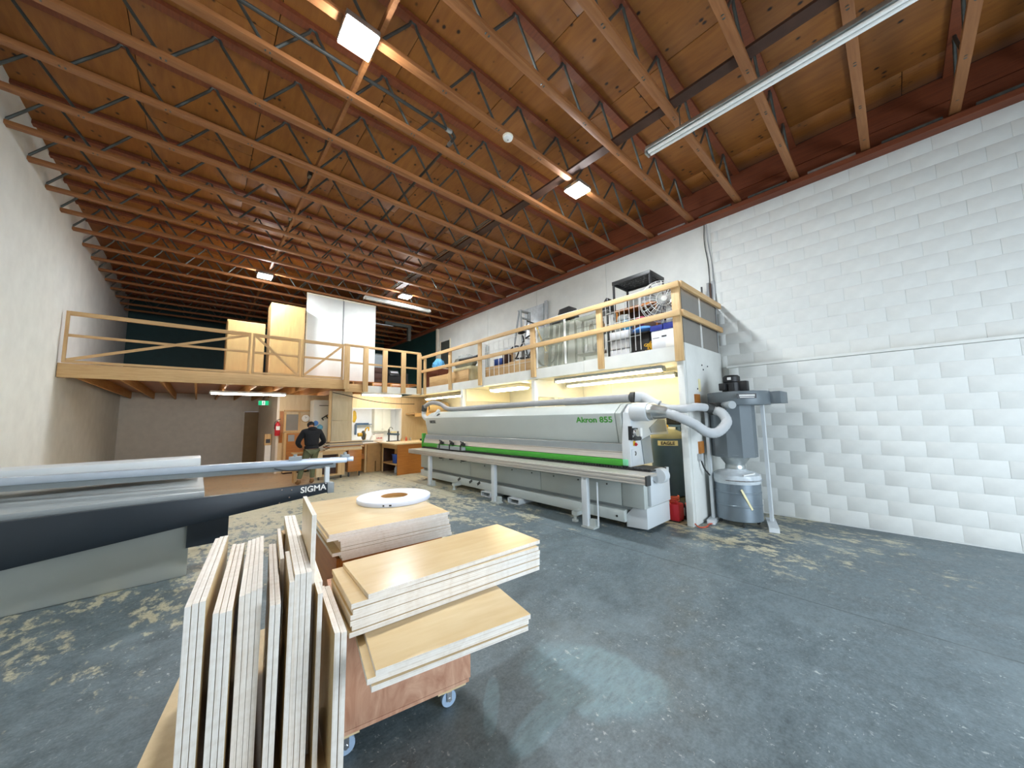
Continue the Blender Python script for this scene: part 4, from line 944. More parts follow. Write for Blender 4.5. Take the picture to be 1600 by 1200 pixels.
mn = thing('black_monitor', 'black boxy monitor tipped on the trestle above the rail', 'monitor', (5.95, 4.75, 3.76))
MB().prism([(4.52, 3.752), (4.98, 3.752), (4.88, 4.0), (4.60, 4.02)], 'x', 5.86, 6.14).build('case', 'black_plastic', mn, bevel=.015)
MB().prism([(4.60, 3.80), (4.90, 3.80), (4.83, 3.96), (4.65, 3.97)], 'x', 5.85, 5.862).build('screen', 'black', mn)
bg = thing('black_duffel', 'small black bag peeking above the rail by the resin shelf', 'bag', (6.0, 3.85, 3.7))
MB().prism([(3.64, 3.70), (4.0, 3.70), (3.84, 3.80), (3.72, 3.95), (3.66, 3.95)], 'x', 5.9, 6.1).build('body', 'black', bg, bevel=.02)
MB().tube([(6.0, 3.7, 3.93), (6.0, 3.75, 3.99), (6.0, 3.82, 3.85)], .01, 6).build('strap', 'black_plastic', bg)
rk = thing('steel_rack', 'grey steel rack behind the trestle carrying the black bag', 'rack', (6.0, 4.2, ZM))
for yy in (3.66, 4.45):
    for xx in (5.86, 6.14): MB().box(xx-.015, xx+.015, yy-.015, yy+.015, ZM, 3.68).build('upright', 'steel', rk)
for z in (2.9, 3.3, 3.68): MB().box(5.85, 6.15, 3.65, 4.46, z, z+.018).build('shelf', 'hose', rk)
for i in range(5):
    z_ = (2.919, 3.319)[i % 2]; y_ = 3.75+.13*i
    o_ = MB().lathe([(.05, 0), (.055, .01), (.055, .16), (.03, .19), (.03, .21)], (0, 0, 0), 14).build('paint_tin', ['hose_light', 'cardboard', 'galv', 'strip_dark', 'paper'][i], smooth=True); o_.location = (6.0, y_, z_)
    tag(o_, ['pale', 'tan', 'silver', 'dark brown', 'white'][i]+' tin on the steel rack behind the hazy plastic sheet', 'tin')
# ------------------------------------------------------------ more mezzanine stores
ZB = ZM+.13
bk = thing('bicycle', 'black and yellow-green bicycle parked behind the white wire grid on the mezzanine', 'bicycle', (5.9, 5.9, ZM))
def wheel(yc):
    c_ = (5.9, yc, ZB+.335)
    w_ = MB().ring([(.31, -.018), (.335, -.02), (.335, .02), (.31, .018)], c_, 32, 'x').build('tyre', 'black', bk, smooth=True)
    MB().ring([(.295, -.01), (.31, -.01), (.31, .01), (.295, .01)], c_, 32, 'x').build('rim', 'black_plastic', w_)
    s_ = MB().cyl((5.87, yc, c_[2]), (5.93, yc, c_[2]), .02, 8)
    for i in range(14):
        a = 2*PI*i/14; s_.tube([c_, (5.9, yc+.3*math.cos(a), c_[2]+.3*math.sin(a))], .002, 4)
    s_.build('spokes', 'chrome', w_)
wheel(6.36); wheel(5.32)
zc = ZB+.335; BBk = (5.9, 5.93, ZB+.30)
f_ = MB()
for p, q in (((5.9, 6.10, ZB+.86), BBk), (BBk, (5.9, 5.56, ZB+.80)), ((5.9, 6.06, ZB+.78), (5.9, 5.58, ZB+.90)), ((5.9, 6.36, zc), BBk), ((5.9, 6.36, zc), (5.9, 6.06, ZB+.76))): f_.cyl(p, q, .02, 10)
f_.build('frame', 'black', bk)
MB().tube([(5.9, 5.60, ZB+.98), (5.9, 5.53, ZB+.78), (5.9, 5.32, zc)], .02, 10).build('fork', 'yellow', bk)
MB().tube([(5.62, 5.66, ZB+1.10), (5.82, 5.60, ZB+1.06), (5.9, 5.59, ZB+1.0), (5.98, 5.60, ZB+1.06), (6.18, 5.66, ZB+1.10)], .014, 8).build('handlebar', 'black', bk)
MB().ball((5.9, 6.14, ZB+.96), .13, 12, (.5, 1, .28)).cyl((5.9, 6.11, ZB+.86), (5.9, 6.13, ZB+.95), .015, 8).build('saddle', 'black', bk, smooth=True)
MB().ring([(.06, -.006), (.085, -.006), (.085, .006), (.06, .006)], (5.86, 5.93, ZB+.30), 20, 'x').build('chainring', 'steel', bk)
MB().bar((5.83, 5.93, ZB+.3), (5.83, 5.99, ZB+.15), .02, .015).bar((5.97, 5.93, ZB+.3), (5.97, 5.87, ZB+.45), .02, .015).box(5.76, 5.84, 5.96, 6.04, ZB+.14, ZB+.16).box(5.96, 6.04, 5.83, 5.91, ZB+.44, ZB+.46).build('crank', 'black_plastic', bk)
bkp = thing('wood_platform', 'low timber platform under the parked bicycle', 'platform', (5.9, 5.8, ZM))
for k in range(3): MB().box(5.76+.1*k, 5.84+.1*k, 5.2, 6.72, ZM+.09, ZB-.001).build('slat', 'fir', bkp)
for yy in (5.22, 6.5): MB().box(5.76, 6.04, yy, yy+.08, ZM, ZM+.089).build('bearer', 'fir_x', bkp)
ld = thing('step_ladder', 'grey step ladder standing by the block wall above the rail', 'ladder', (6.6, 6.8, ZM))
for xx in (6.45, 6.8):
    MB().bar((xx, 6.66, ZM), (xx, 6.74, 4.55), .05, .03).build('rail', 'hose_light', ld); MB().bar((xx, 7.25, ZM), (xx, 6.80, 4.53), .05, .03).build('rail', 'hose_light', ld)
for i in range(6): MB().box(6.47, 6.78, 6.655+.012*i, 6.735+.012*i, 2.95+.28*i, 2.98+.28*i).build('step', 'hose_light', ld)
MB().box(6.43, 6.82, 6.72, 6.84, 4.55, 4.58).build('top_cap', 'hose_light', ld)
ws = thing('wrapped_sheet', 'plastic-wrapped white sheet leaning on the block wall behind the ladder', 'sheet', (7.03, 6.8, ZM))
MB().obox((7.02, 6.80, 3.73), (.018, 0, 0), (0, .38, 0), (.04, 0, 1.08)).build('panel', 'clear_bag', ws)
wt = thing('white_post', 'pale square post leaning on the block wall beside the wrapped sheet', 'timber', (7.0, 6.28, ZM))
MB().obox((7.0, 6.30, 3.74), (.03, 0, 0), (0, .045, 0), (.02, 0, 1.1)).build('post', 'hose_light', wt)
for i, (a, b, h) in enumerate(((7.82, 10.0, .335), (5.28, 7.06, .30))):
    pb = thing('plywood_offcut', 'orange plywood sheet on edge behind the rail, %s' % ('towards the back mezzanine' if i == 0 else 'below the bicycle'), 'plywood sheet', (5.48, (a+b)/2, ZM))
    MB().box(5.465, 5.485, a, (a+b)/2-.004, ZM, ZM+h).build('sheet', 'fir', pb); MB().box(5.465, 5.485, (a+b)/2+.004, b, ZM, ZM+h-.02).build('sheet', 'fir', pb)
cbx = thing('cardboard_carton', 'cream carton behind the plywood sheet under the grey tarp', 'box', (5.75, 8.35, ZM))
MB().box(5.6, 5.95, 7.9, 8.8, ZM, 3.1).build('carton', 'label_cream', cbx, bevel=.004)
MB().box(5.6, 5.95, 8.34, 8.36, 3.1, 3.104).build('tape', 'cardboard', cbx)
cbx = thing('cardboard_carton', 'brown carton under the blue plastic bag', 'box', (5.75, 10.0, ZM))
MB().box(5.55, 6.05, 9.65, 10.35, ZM, 3.22).build('carton', 'chord_red', cbx, bevel=.004)
MB().box(5.53, 6.07, 9.63, 10.37, 3.221, 3.25).build('lid', 'paper', cbx)
def lump(name, c, r, sc, m, label, cat, k=1.):
    bb = MB().ball((0, 0, 0), r, 20, sc)
    vs = []
    for v in bb.v:
        f = 1+.10*k*math.sin(v[0]*31+v[2]*22)+.08*k*math.sin(v[1]*43+1)+.06*k*math.sin(v[2]*57+v[1]*30)
        vs.append((v[0]*f, v[1]*f, v[2]*f))
    o_ = MB().add(vs, bb.f).build(name, m, smooth=True); o_.location = c; return tag(o_, label, cat)
lump('plastic_bag', (5.8, 10.0, 3.42), .2, (.8, 1.3, .85), 'bag_blue', 'bright blue plastic bag on a white-lidded brown carton', 'bag')
lump('grey_tarp', (6.0, 8.75, 3.34), .32, (.7, 1.5, .7), 'cloth_grey', 'crumpled grey tarp heap behind the rail', 'tarp')
bbr = thing('black_tube', 'black bar lying across the cartons behind the rail', 'tube', (5.6, 7.95, 3.3))
MB().cyl((5.56, 7.5, 3.30), (5.56, 8.35, 3.30), .045, 12).build('bar', 'black', bbr, smooth=True)
MB().cyl((5.56, 8.35, 3.30), (5.56, 8.38, 3.30), .05, 12).build('end_cap', 'black_plastic', bbr)
ca = thing('cable_bundle', 'upright bundle of pale pipes behind the rail post', 'pipes', (5.55, 7.03, ZM))
for i in range(5): MB().cyl((5.5+.03*(i % 2), 6.95+.04*i, ZM), (5.5+.03*(i % 2), 6.95+.04*i, 3.45+.03*(i % 3)), .018, 8).build('pipe', 'hose_light' if i % 2 else 'galv', ca)
bx = thing('blue_bin', 'small deep blue bin behind the wire grid', 'bin', (5.68, 6.72, ZM))
MB().prism([(6.60, ZM), (6.84, ZM), (6.88, 3.10), (6.56, 3.10)], 'x', 5.6, 5.8).build('tub', 'blue', bx, bevel=.008)
MB().box(5.59, 5.81, 6.55, 6.89, 3.10, 3.12).build('rim', 'blue', bx)
bx = thing('dark_case', 'dark red-brown case beside the deep blue bin', 'case', (5.7, 6.3, ZM))
MB().box(5.6, 5.8, 6.42, 6.54, ZM, 3.2).build('body', 'strip_dark', bx, bevel=.008); MB().tube([(5.7, 6.44, 3.2), (5.7, 6.44, 3.24), (5.7, 6.52, 3.24), (5.7, 6.52, 3.2)], .008, 6).build('handle', 'black', bx)
ro = thing('white_pipe', 'fat pale pipe lying along the wall behind the bicycle', 'pipe', (6.5, 6.0, 3.45))
MB().ring([(.07, 5.35), (.085, 5.35), (.085, 7.2), (.07, 7.2)], (6.25, 0, 3.45), 20, 'y').build('tube', 'hose_light', ro, smooth=True)
for yy in (5.6, 6.9): MB().box(6.15, 6.35, yy-.03, yy+.03, ZM, 3.363).build('trestle_block', 'fir_z', ro)
for i, (a, b) in enumerate(((5.49, 6.2), (6.27, 7.0))):
    gp_ = thing('laminate_board', 'grey laminate panel behind the end rail, %s' % ('next to the corner post' if i == 0 else 'next to the block wall'), 'panel', ((a+b)/2, 2.13, 2.73))
    MB().box(a, b, 2.115, 2.14, 2.725, 3.60).build('board', 'grey_panel', gp_)
    MB().box(a-.02, a-.001, 2.113, 2.142, 2.725, 3.60).build('edge_band', 'black' if i == 0 else 'paper', gp_)
    MB().box(b+.001, b+.02, 2.113, 2.142, 2.725, 3.60).build('edge_band', 'paper' if i == 0 else 'black', gp_)
tg = thing('storage_tub', 'dark blue tub seen in the gap between the grey panels', 'tub', (6.3, 2.4, ZM))
MB().box(6.05, 6.6, 2.2, 2.5, ZM, 2.95).build('tub', 'lid_blue', tg, bevel=.01); MB().box(6.03, 6.62, 2.18, 2.52, 2.95, 2.98).build('lid', 'black', tg)
for i, (yy, xx, zt, m_) in enumerate(((2.30, 6.9, 4.02, 'black'), (2.22, 7.0, 4.10, 'hose'), (2.14, 7.02, 4.12, 'hose_light'), (2.08+.09, 6.97, 4.07, 'strip_dark'))):
    st = MB().obox((xx+.03, yy, (ZM+zt)/2), (.012, 0, 0), (0, .012+.008*(i % 3), 0), (.03, 0, (zt-ZM)/2)).build('leaning_strip', m_)
    tag(st, ['thin black rod', 'grey strip', 'pale wide strip', 'dark brown strip'][i]+' leaning on the block wall above the end rail', 'strip')

# ============================================================ ON THE TIMBER MEZZANINE
Z2 = 2.756
for i, (a, b) in enumerate(((2.17, 3.15), (3.16, 4.15))):
    wp = thing('partition_panel', 'tall white partition panel on the timber mezzanine, %s' % ('beside the tan cabinet' if i == 0 else 'brightly lit beside the dark opening'), 'panel', ((a+b)/2, 11.2, Z2))
    MB().box(a, b, 11.2, 11.24, Z2, 5.30).build('sheet', 'lacquer', wp, bevel=.003)
    MB().box(a, b, 11.19, 11.25, 5.301, 5.345).build('top_channel', 'cream', wp)
    MB().box(a, a+.025, 11.19, 11.199, Z2, 5.30).build('edge_strip', 'cream' if i == 0 else 'hose', wp)
tc = thing('tan_cabinet', 'tall plain tan plywood cabinet standing behind the timber gate', 'cabinet', (1.7, 11.3, Z2))
MB().box(1.31, 1.33, 11.0, 11.6, Z2, 4.81).build('side_panel', 'fir_z', tc); MB().box(2.09, 2.11, 11.0, 11.6, Z2, 4.81).build('side_panel', 'fir_z', tc)
MB().box(1.331, 2.089, 10.99, 11.01, Z2+.01, 4.80).build('door', 'pale_ply', tc); MB().box(1.331, 2.089, 11.011, 11.6, 4.79, 4.81).build('top_panel', 'fir_x', tc)
MB().box(1.331, 2.089, 11.58, 11.6, Z2, 4.789).build('back_panel', 'tan_ply', tc)
tc = thing('low_cabinet', 'shorter tan cabinet beyond the tall tan one', 'cabinet', (.8, 11.3, Z2))
MB().box(.42, 1.20, 11.02, 11.6, Z2, 4.19).build('carcass', 'pale_ply', tc, bevel=.004); MB().box(.44, 1.18, 11.0, 11.019, Z2+.02, 4.17).build('door', 'pale_ply', tc)
dd = thing('dark_dresser', 'dark brown dresser beside the white partition panel on the mezzanine', 'dresser', (4.4, 11.8, Z2))
MB().box(4.18, 4.66, 11.6, 12.0, Z2, 3.38).build('carcass', 'strip_dark', dd)
for zz in (2.80, 3.0, 3.2): MB().box(4.2, 4.64, 11.58, 11.6, zz, zz+.17).build('drawer', 'strip_dark', dd, bevel=.004)
gs = thing('grey_cabinet', 'grey metal cabinet standing behind the dark dresser', 'cabinet', (4.5, 12.3, Z2))
MB().box(4.45, 4.92, 12.1, 12.6, Z2, 3.95).build('body', 'steel', gs, bevel=.006); MB().box(4.47, 4.90, 12.08, 12.1, 2.8, 3.9).build('door', 'machine_dark', gs)
tw = thing('office_machine', 'dark office machine with a pale keyboard front on a low stand', 'office machine', (4.95, 11.5, Z2))
MB().box(4.72, 5.16, 11.45, 11.9, Z2, 3.12).build('stand', 'black', tw); MB().prism([(11.42, 3.121), (11.9, 3.121), (11.9, 3.34), (11.6, 3.34)], 'x', 4.76, 5.12).build('case', 'black_plastic', tw, bevel=.01)
MB().obox((4.94, 11.49, 3.245), (.13, 0, 0), (0, .03, .036), (0, -.004, .003)).build('keyboard', 'hose_light', tw)
bc_ = thing('black_cabinet', 'small black cabinet with a chrome handle near the rail corner', 'cabinet', (5.4, 11.6, Z2))
MB().box(5.2, 5.40, 11.4, 11.9, Z2, 3.22).build('body', 'black', bc_, bevel=.006); MB().box(5.22, 5.38, 11.38, 11.4, 2.8, 3.18).build('door', 'black_plastic', bc_); MB().tube([(5.25, 11.38, 3.1), (5.25, 11.35, 3.1), (5.25, 11.35, 2.98), (5.25, 11.38, 2.98)], .008, 6).build('handle', 'chrome', bc_)
hp = thing('hung_panel', 'pale ceiling panel hung below the joists over the dark corner', 'panel', (4.7, 12.4, 5.1))
MB().obox((4.75, 12.4, 5.10), (.33, 0, 0), (0, .4, .1), (0, 0, .012)).build('sheet', 'hose_light', hp)
for xx in (4.5, 5.0): MB().tube([(xx, 12.4, 5.1), (xx, 12.4, 5.979)], .005, 5).build('hanger', 'steel', hp)
hd = thing('heater_duct', 'small galvanized duct dropping beside the green wall', 'duct', (5.8, 12.3, 5.0))
MB().box(4.9, 5.9, 12.25, 12.37, 5.12, 5.22).build('run', 'steel', hd); MB().box(5.78, 5.9, 12.25, 12.37, 4.62, 5.119).build('drop', 'steel', hd); MB().tube([(5.3, 12.31, 5.22), (5.3, 12.31, 5.979)], .006, 5).build('hanger', 'steel', hd)
struct('trim_2', MB().box(7.0, 7.09, 12.2, 12.30, 2.65, 5.26), 'far_paint')
d2 = struct('opening_shade_slab', MB().box(7.085, 7.095, 11.38, 12.05, 2.66, 4.68), 'opening_shade')  # flat dark slab for the wall opening, its shade painted on
MB().box(7.06, 7.097, 11.33, 11.378, 2.66, 4.72).box(7.06, 7.097, 12.052, 12.09, 2.66, 4.72).build('door_frame', 'cream', d2)

# ============================================================ GROUND FLOOR BELOW THE TIMBER MEZZANINE
strip_light('tube_light', (.2, 12.0, 2.40), (1.88, 12.0, 2.40), 'lit tube light under the timber mezzanine joists near the exit sign', [(.1, 2.5), (.9, 2.5)], on=True, body='lacquer', w_=.12)
strip_light('tube_light', (2.2, 14.6, 2.40), (3.2, 14.6, 2.40), 'lit tube light behind the clock wall, out of direct view', [(.1, 2.5), (.9, 2.5)], on=True, body='lacquer', w_=.12)
strip_light('tube_light', (3.8, 11.3, 2.44), (5.1, 11.3, 2.44), 'lit tube light above the mitre saw bench behind the fascia', [(.1, 2.5), (.9, 2.5)], on=True, body='lacquer', w_=.12)
ex = thing('exit_sign', 'green and white running figure exit sign hung below the joists', 'exit sign', (1.70, 15.0, 2.3))
MB().box(1.55, 1.85, 15.0, 15.05, 2.21, 2.37).build('case', 'paper', ex); 
MB().box(1.555, 1.655, 14.996, 15.0, 2.215, 2.365).build('green_field', 'exit_green', ex); MB().box(1.745, 1.845, 14.996, 15.0, 2.215, 2.365).build('green_field', 'exit_green', ex)
MB().box(1.656, 1.744, 14.996, 15.0, 2.215, 2.365).build('white_field', 'exit_white', ex)
rm = MB().cyl((1.70, 14.995, 2.335), (1.70, 14.99, 2.335), .012, 10).obox((1.70, 14.993, 2.295), (.012, 0, 0), (0, .002, 0), (.006, 0, .028)).obox((1.685, 14.993, 2.25), (.006, 0, 0), (0, .002, 0), (-.012, 0, .02)).obox((1.715, 14.993, 2.25), (.006, 0, 0), (0, .002, 0), (.014, 0, .018)); rm.build('running_figure', 'green', ex)
MB().tube([(1.7, 15.02, 2.37), (1.7, 15.02, 2.5)], .008, 6).build('stem', 'steel', ex)
fe = thing('fire_extinguisher', 'red fire extinguisher with a white label on the end of the plywood wall', 'fire extinguisher', (1.89, 13.1, 1.4))
MB().lathe([(.06, 1.18), (.075, 1.20), (.075, 1.52), (.05, 1.58), (.025, 1.60), (.025, 1.63)], (1.88, 13.10, 0), 20).build('cylinder', 'red', fe, smooth=True)
MB().box(1.83, 1.93, 13.018, 13.024, 1.36, 1.48).build('label', 'paper', fe)
MB().bar((1.84, 13.1, 1.66), (1.95, 13.06, 1.70), .02, .02).tube(smoothpath([(1.88, 13.1, 1.64), (1.80, 13.06, 1.60), (1.79, 13.05, 1.4)]), .01, 6).build('valve_handle', 'black', fe)
MB().box(1.86, 1.90, 13.18, 13.2, 1.3, 1.6).build('wall_bracket', 'steel', fe)
rb = thing('fire_board', 'narrow reddish backing board behind the fire extinguisher', 'board', (1.99, 13.19, 1.45))
MB().box(1.94, 2.04, 13.18, 13.199, .95, 1.95).build('board', 'orange_ply', rb)
ck = thing('wall_clock', 'round white wall clock with a wooden rim on the plywood wall', 'clock', (2.66, 13.18, 1.72))
MB().lathe([(.001, 0), (.125, 0), (.135, -.02), (.12, -.035), (.117, -.012)], (2.66, 13.198, 1.72), 28, 'y').build('rim', 'fir_z', ck, smooth=True)
MB().cyl((2.66, 13.19, 1.72), (2.66, 13.166, 1.72), .115, 28).build('face', 'paper', ck)
MB().bar((2.66, 13.163, 1.72), (2.70, 13.163, 1.76), .008, .003, (0, 1, 0)).bar((2.66, 13.163, 1.72), (2.64, 13.163, 1.80), .006, .003, (0, 1, 0)).build('hands', 'ink', ck)
nb = thing('grey_notice_panel', 'grey panel in a timber frame beside the wall clock', 'panel', (2.28, 13.17, 1.6))
MB().box(2.11, 2.45, 13.17, 13.198, 1.33, 1.85).build('sheet', 'grey_panel', nb)
for a in ((2.05, 2.11, 1.30, 1.92), (2.45, 2.50, 1.30, 1.92)): MB().box(a[0], a[1], 13.15, 13.198, a[2], a[3]).build('frame_stile', 'fir_z', nb)
MB().box(2.05, 3.0, 13.14, 13.198, 1.94, 1.99).build('frame_ledge', 'fir_x', nb); MB().box(2.11, 2.45, 13.15, 13.198, 1.28, 1.33).build('frame_sill', 'fir_x', nb)
lk = thing('wooden_locker', 'tall orange-brown wooden locker below the grey panel', 'cabinet', (2.3, 13.0, 0))
MB().box(2.03, 2.70, 12.85, 13.19, .05, 1.27).build('carcass', 'fir_z', lk); MB().box(2.09, 2.66, 12.83, 12.849, .1, 1.25).build('door', 'orange_ply', lk); MB().box(2.13, 2.30, 12.826, 12.83, 1.0, 1.2).build('paper_note', 'hose', lk)
MB().box(2.05, 2.68, 12.88, 13.18, 0, .05).build('plinth', 'strip_dark', lk)
sb = thing('switch_cabinet', 'small tan box on a white stand by the corridor wall', 'box', (1.75, 14.0, .9))
MB().box(1.66, 1.84, 13.9, 14.1, .86, 1.22).build('box', 'fir_z', sb, bevel=.005); MB().box(1.69, 1.81, 13.895, 13.9, .93, 1.06).build('faceplate', 'ink', sb); MB().box(1.68, 1.84, 13.92, 14.1, 0, .859).build('stand', 'paper', sb)
wc = thing('white_cabinet', 'tall white cabinet beside the plywood column with a clamp hung on it', 'cabinet', (3.08, 12.6, 0))
MB().box(2.76, 3.32, 12.55, 13.1, .0, 2.30).build('carcass', 'lacquer', wc, bevel=.005); MB().box(2.775, 3.305, 12.53, 12.55, .95, 2.10).build('door', 'lacquer', wc, bevel=.003); MB().box(2.9, 3.25, 12.526, 12.53, 2.11, 2.13).build('gap_line', 'ink', wc)
kl = thing('bar_clamp', 'yellow and black bar clamp hung on the white cabinet', 'clamp', (3.12, 12.5, 1.75))
MB().bar((2.98, 12.51, 1.70), (3.16, 12.51, 1.82), .03, .02, (0, 1, 0)).build('bar', 'black', kl); MB().bar((2.98, 12.50, 1.72), (3.03, 12.50, 1.64), .03, .03, (0, 1, 0)).bar((3.10, 12.50, 1.80), (3.16, 12.50, 1.70), .03, .03, (0, 1, 0)).build('jaw', 'black', kl); MB().bar((3.14, 12.50, 1.78), (3.28, 12.50, 1.74), .035, .03, (0, 1, 0)).build('grip', 'yellow', kl)
for i, (cc, m_, lb_, rr) in enumerate((((2.80, 12.45, 1.55), 'cloth_blue', 'blue work gloves pinned on the white cabinet', .07), ((2.92, 12.44, 1.42), 'bag_blue', 'pale blue bag pinned on the white cabinet under the clamp', .08))): lump('pinned_item', cc, rr, (1, .4, 1.1), m_, lb_, 'gloves' if i == 0 else 'bag')
# bench in front of the person
wb_ = thing('rolling_bench', 'pale plywood rolling bench that the standing person works at', 'workbench', (2.6, 10.85, 0))
MB().box(1.9, 3.27, 10.72, 11.0-.01, .755, .785).build('top', 'fir_x', wb_)
MB().box(2.48, 2.62, 10.75, 10.97, .09, .754).build('side_panel', 'tan_ply', wb_); MB().box(3.02, 3.20, 10.75, 10.97, .09, .754).build('side_panel', 'fir_z', wb_)
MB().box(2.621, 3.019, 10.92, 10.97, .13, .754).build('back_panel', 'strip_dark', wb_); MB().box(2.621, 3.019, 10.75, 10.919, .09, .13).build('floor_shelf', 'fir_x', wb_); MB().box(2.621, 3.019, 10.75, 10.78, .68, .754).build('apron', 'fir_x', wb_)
MB().box(1.95, 2.01, 10.75, 10.81, 0.0, .754).box(1.95, 2.01, 10.9, 10.96, 0, .754).build('leg', 'fir_z', wb_)
for xx in (2.55, 3.12): MB().lathe([(.02, -.014), (.04, -.014), (.04, .014), (.02, .014)], (xx, 10.80, .04), 16, 'x').box(xx-.02, xx+.02, 10.78, 10.82, .06, .09).build('caster', 'rubber', wb_)
oc = thing('orange_cart', 'orange plywood cart on casters at the end of the rolling bench', 'cart', (3.45, 10.85, 0))
MB().box(3.29, 3.66, 10.74, 11.2-.21, .14, .76).build('body', 'orange_ply', oc, bevel=.004); MB().box(3.28, 3.67, 10.73, 10.99, .761, .783).build('top', 'fir_x', oc)
for xx in (3.33, 3.62): MB().lathe([(.02, -.014), (.045, -.014), (.045, .014), (.02, .014)], (xx, 10.80, .045), 16, 'x').box(xx-.02, xx+.02, 10.78, 10.82, .08, .14).build('caster', 'rubber', oc)
tones = ['tan_ply', 'grey_ply', 'fir_x', 'chord', 'hose', 'fir_x', 'grey_ply', 'strip_dark', 'tan_ply']
z = .787
for i in range(9):
    h = .024 if i % 3 else .034
    o_ = MB().box(-.5+.03*(i % 3), .5-.04*(i % 2), -.11, .11, 0, h-.002).build('sheet_offcut', tones[i]); o_.location = (3.17+.03*((i*7) % 3), 10.85, z); z += h
    tag(o_, '%s sheet offcut in the pile on the rolling bench by the person' % ['bottom', 'second from the bottom', 'third from the bottom', 'fourth from the bottom', 'middle', 'fourth from the top', 'third from the top', 'second from the top', 'topmost'][i], 'sheet', 'offcuts piled on the bench')
# bench along the window
bw = thing('window_bench', 'worktop below the bright window with brown cardboard-coloured fronts', 'workbench', (4.3, 11.6, 0))
MB().box(3.70, 4.72, 11.2, 11.96, .86, .90).build('worktop', 'fir_x', bw); MB().box(4.0, 4.55, 11.25, 11.9, .33, .859).build('front_box', 'cardboard', bw); 
for a in (4.0, 4.29): MB().box(a, a+.26, 11.27, 11.9, .0, .329).build('lower_box', 'cardboard', bw)
MB().box(3.72, 3.78, 11.25, 11.31, 0, .859).box(3.93, 3.985, 11.25, 11.31, 0, .859).build('leg', 'fir_z', bw); MB().box(3.72, 3.985, 11.3, 11.9, .42, .56).build('drawer_box', 'orange_ply', bw)
MB().box(3.75, 4.3, 11.19, 11.5, .901, .912).build('white_sheet', 'paper', bw)
ms = thing('mitre_saw', 'yellow and grey mitre saw on the worktop below the bright window', 'saw', (4.02, 11.6, .9))
MB().box(3.80, 4.30, 11.55, 11.85, .902, .96).build('base', 'machine_dark', ms, bevel=.01); MB().cyl((4.03, 11.66, .97), (4.03, 11.66, .99), .14, 20).build('turntable', 'galv', ms)
MB().lathe([(.02, -.02), (.15, -.02), (.155, 0), (.15, .02), (.02, .02)], (4.03, 11.70, 1.14), 24, 'x').build('blade_guard', 'steel', ms, smooth=True)
MB().cyl((3.86, 11.72, 1.16), (3.99, 11.72, 1.16), .06, 14).build('motor', 'yellow', ms); MB().tube(smoothpath([(4.05, 11.66, 1.24), (4.08, 11.60, 1.36), (4.15, 11.6, 1.38), (4.17, 11.64, 1.28)]), .022, 8).build('handle', 'yellow', ms, smooth=True); MB().bar((4.1, 11.8, .96), (4.1, 11.72, 1.18), .05, .05).build('arm', 'yellow', ms)
MB().lathe([(.001, 0), (.1, 0), (.12, .06), (.06, .2), (.001, .22)], (4.33, 11.66, .91), 14).build('dust_bag', 'paper', ms, smooth=True)
lx = thing('lettered_box', 'long white box with red lettering on the worktop', 'box', (4.62, 11.85, .9))
MB().box(4.42, 4.72, 11.78, 11.94, .902, 1.19).build('carton', 'paper', lx); b_ = MB()
for q in range(9): b_.box(4.435+.028*q, 4.455+.028*q, 11.776, 11.78, 1.0, 1.03+.008*(q % 3 == 1))
b_.build('red_lettering', 'red', lx); MB().box(4.42, 4.72, 11.776, 11.78, 1.17, 1.19).build('dark_edge', 'ink', lx)
vt = thing('clamp_fixture', 'grey-green metal clamp fixture on the big orange workbench', 'fixture', (4.75, 11.2, .9))
wk = thing('orange_workbench', 'large orange-brown workbench with an open end shelf beside the machine', 'workbench', (4.9, 10.6, 0))
MB().obox((5.16, 9.98, .44), (.74, -.0, 0), (0, .012, 0), (0, 0, .44)).build('front_panel', 'orange_ply', wk)
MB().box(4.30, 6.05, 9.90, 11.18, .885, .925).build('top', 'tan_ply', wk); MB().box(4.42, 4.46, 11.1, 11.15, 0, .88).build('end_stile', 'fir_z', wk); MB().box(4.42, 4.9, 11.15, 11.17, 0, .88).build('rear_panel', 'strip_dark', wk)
MB().box(4.43, 5.85, 10.0, 11.1, .27, .31).build('shelf', 'fir_x', wk); MB().box(4.42, 4.45, 10.0, 11.1, .75, .88).build('end_apron', 'fir', wk); MB().box(5.86, 5.9, 10.0, 11.1, 0, .88).build('end_panel', 'orange_ply', wk)
MB().box(4.74, 4.78, 10.45, 10.9, .311, .74).build('divider', 'fir_z', wk)
bn = thing('blue_scoop', 'bright blue bin on the open shelf of the orange workbench', 'bin', (4.6, 10.4, .31))
MB().prism([(10.2, .312), (10.42, .312), (10.46, .56), (10.16, .56)], 'x', 4.47, 4.7).build('tub', 'blue', bn, bevel=.01); MB().box(4.46, 4.71, 10.15, 10.47, .56, .575).build('rim', 'blue', bn)
pb_ = thing('floor_bottle', 'small pale pink bottle under the open shelf of the orange workbench', 'bottle', (4.6, 10.5, 0))
MB().lathe([(.045, 0), (.05, .02), (.05, .14), (.02, .18), (.02, .2)], (4.62, 10.5, 0), 14).build('body', 'tape', pb_, smooth=True); MB().cyl((4.62, 10.5, .2), (4.62, 10.5, .225), .022, 10).build('cap', 'red', pb_)
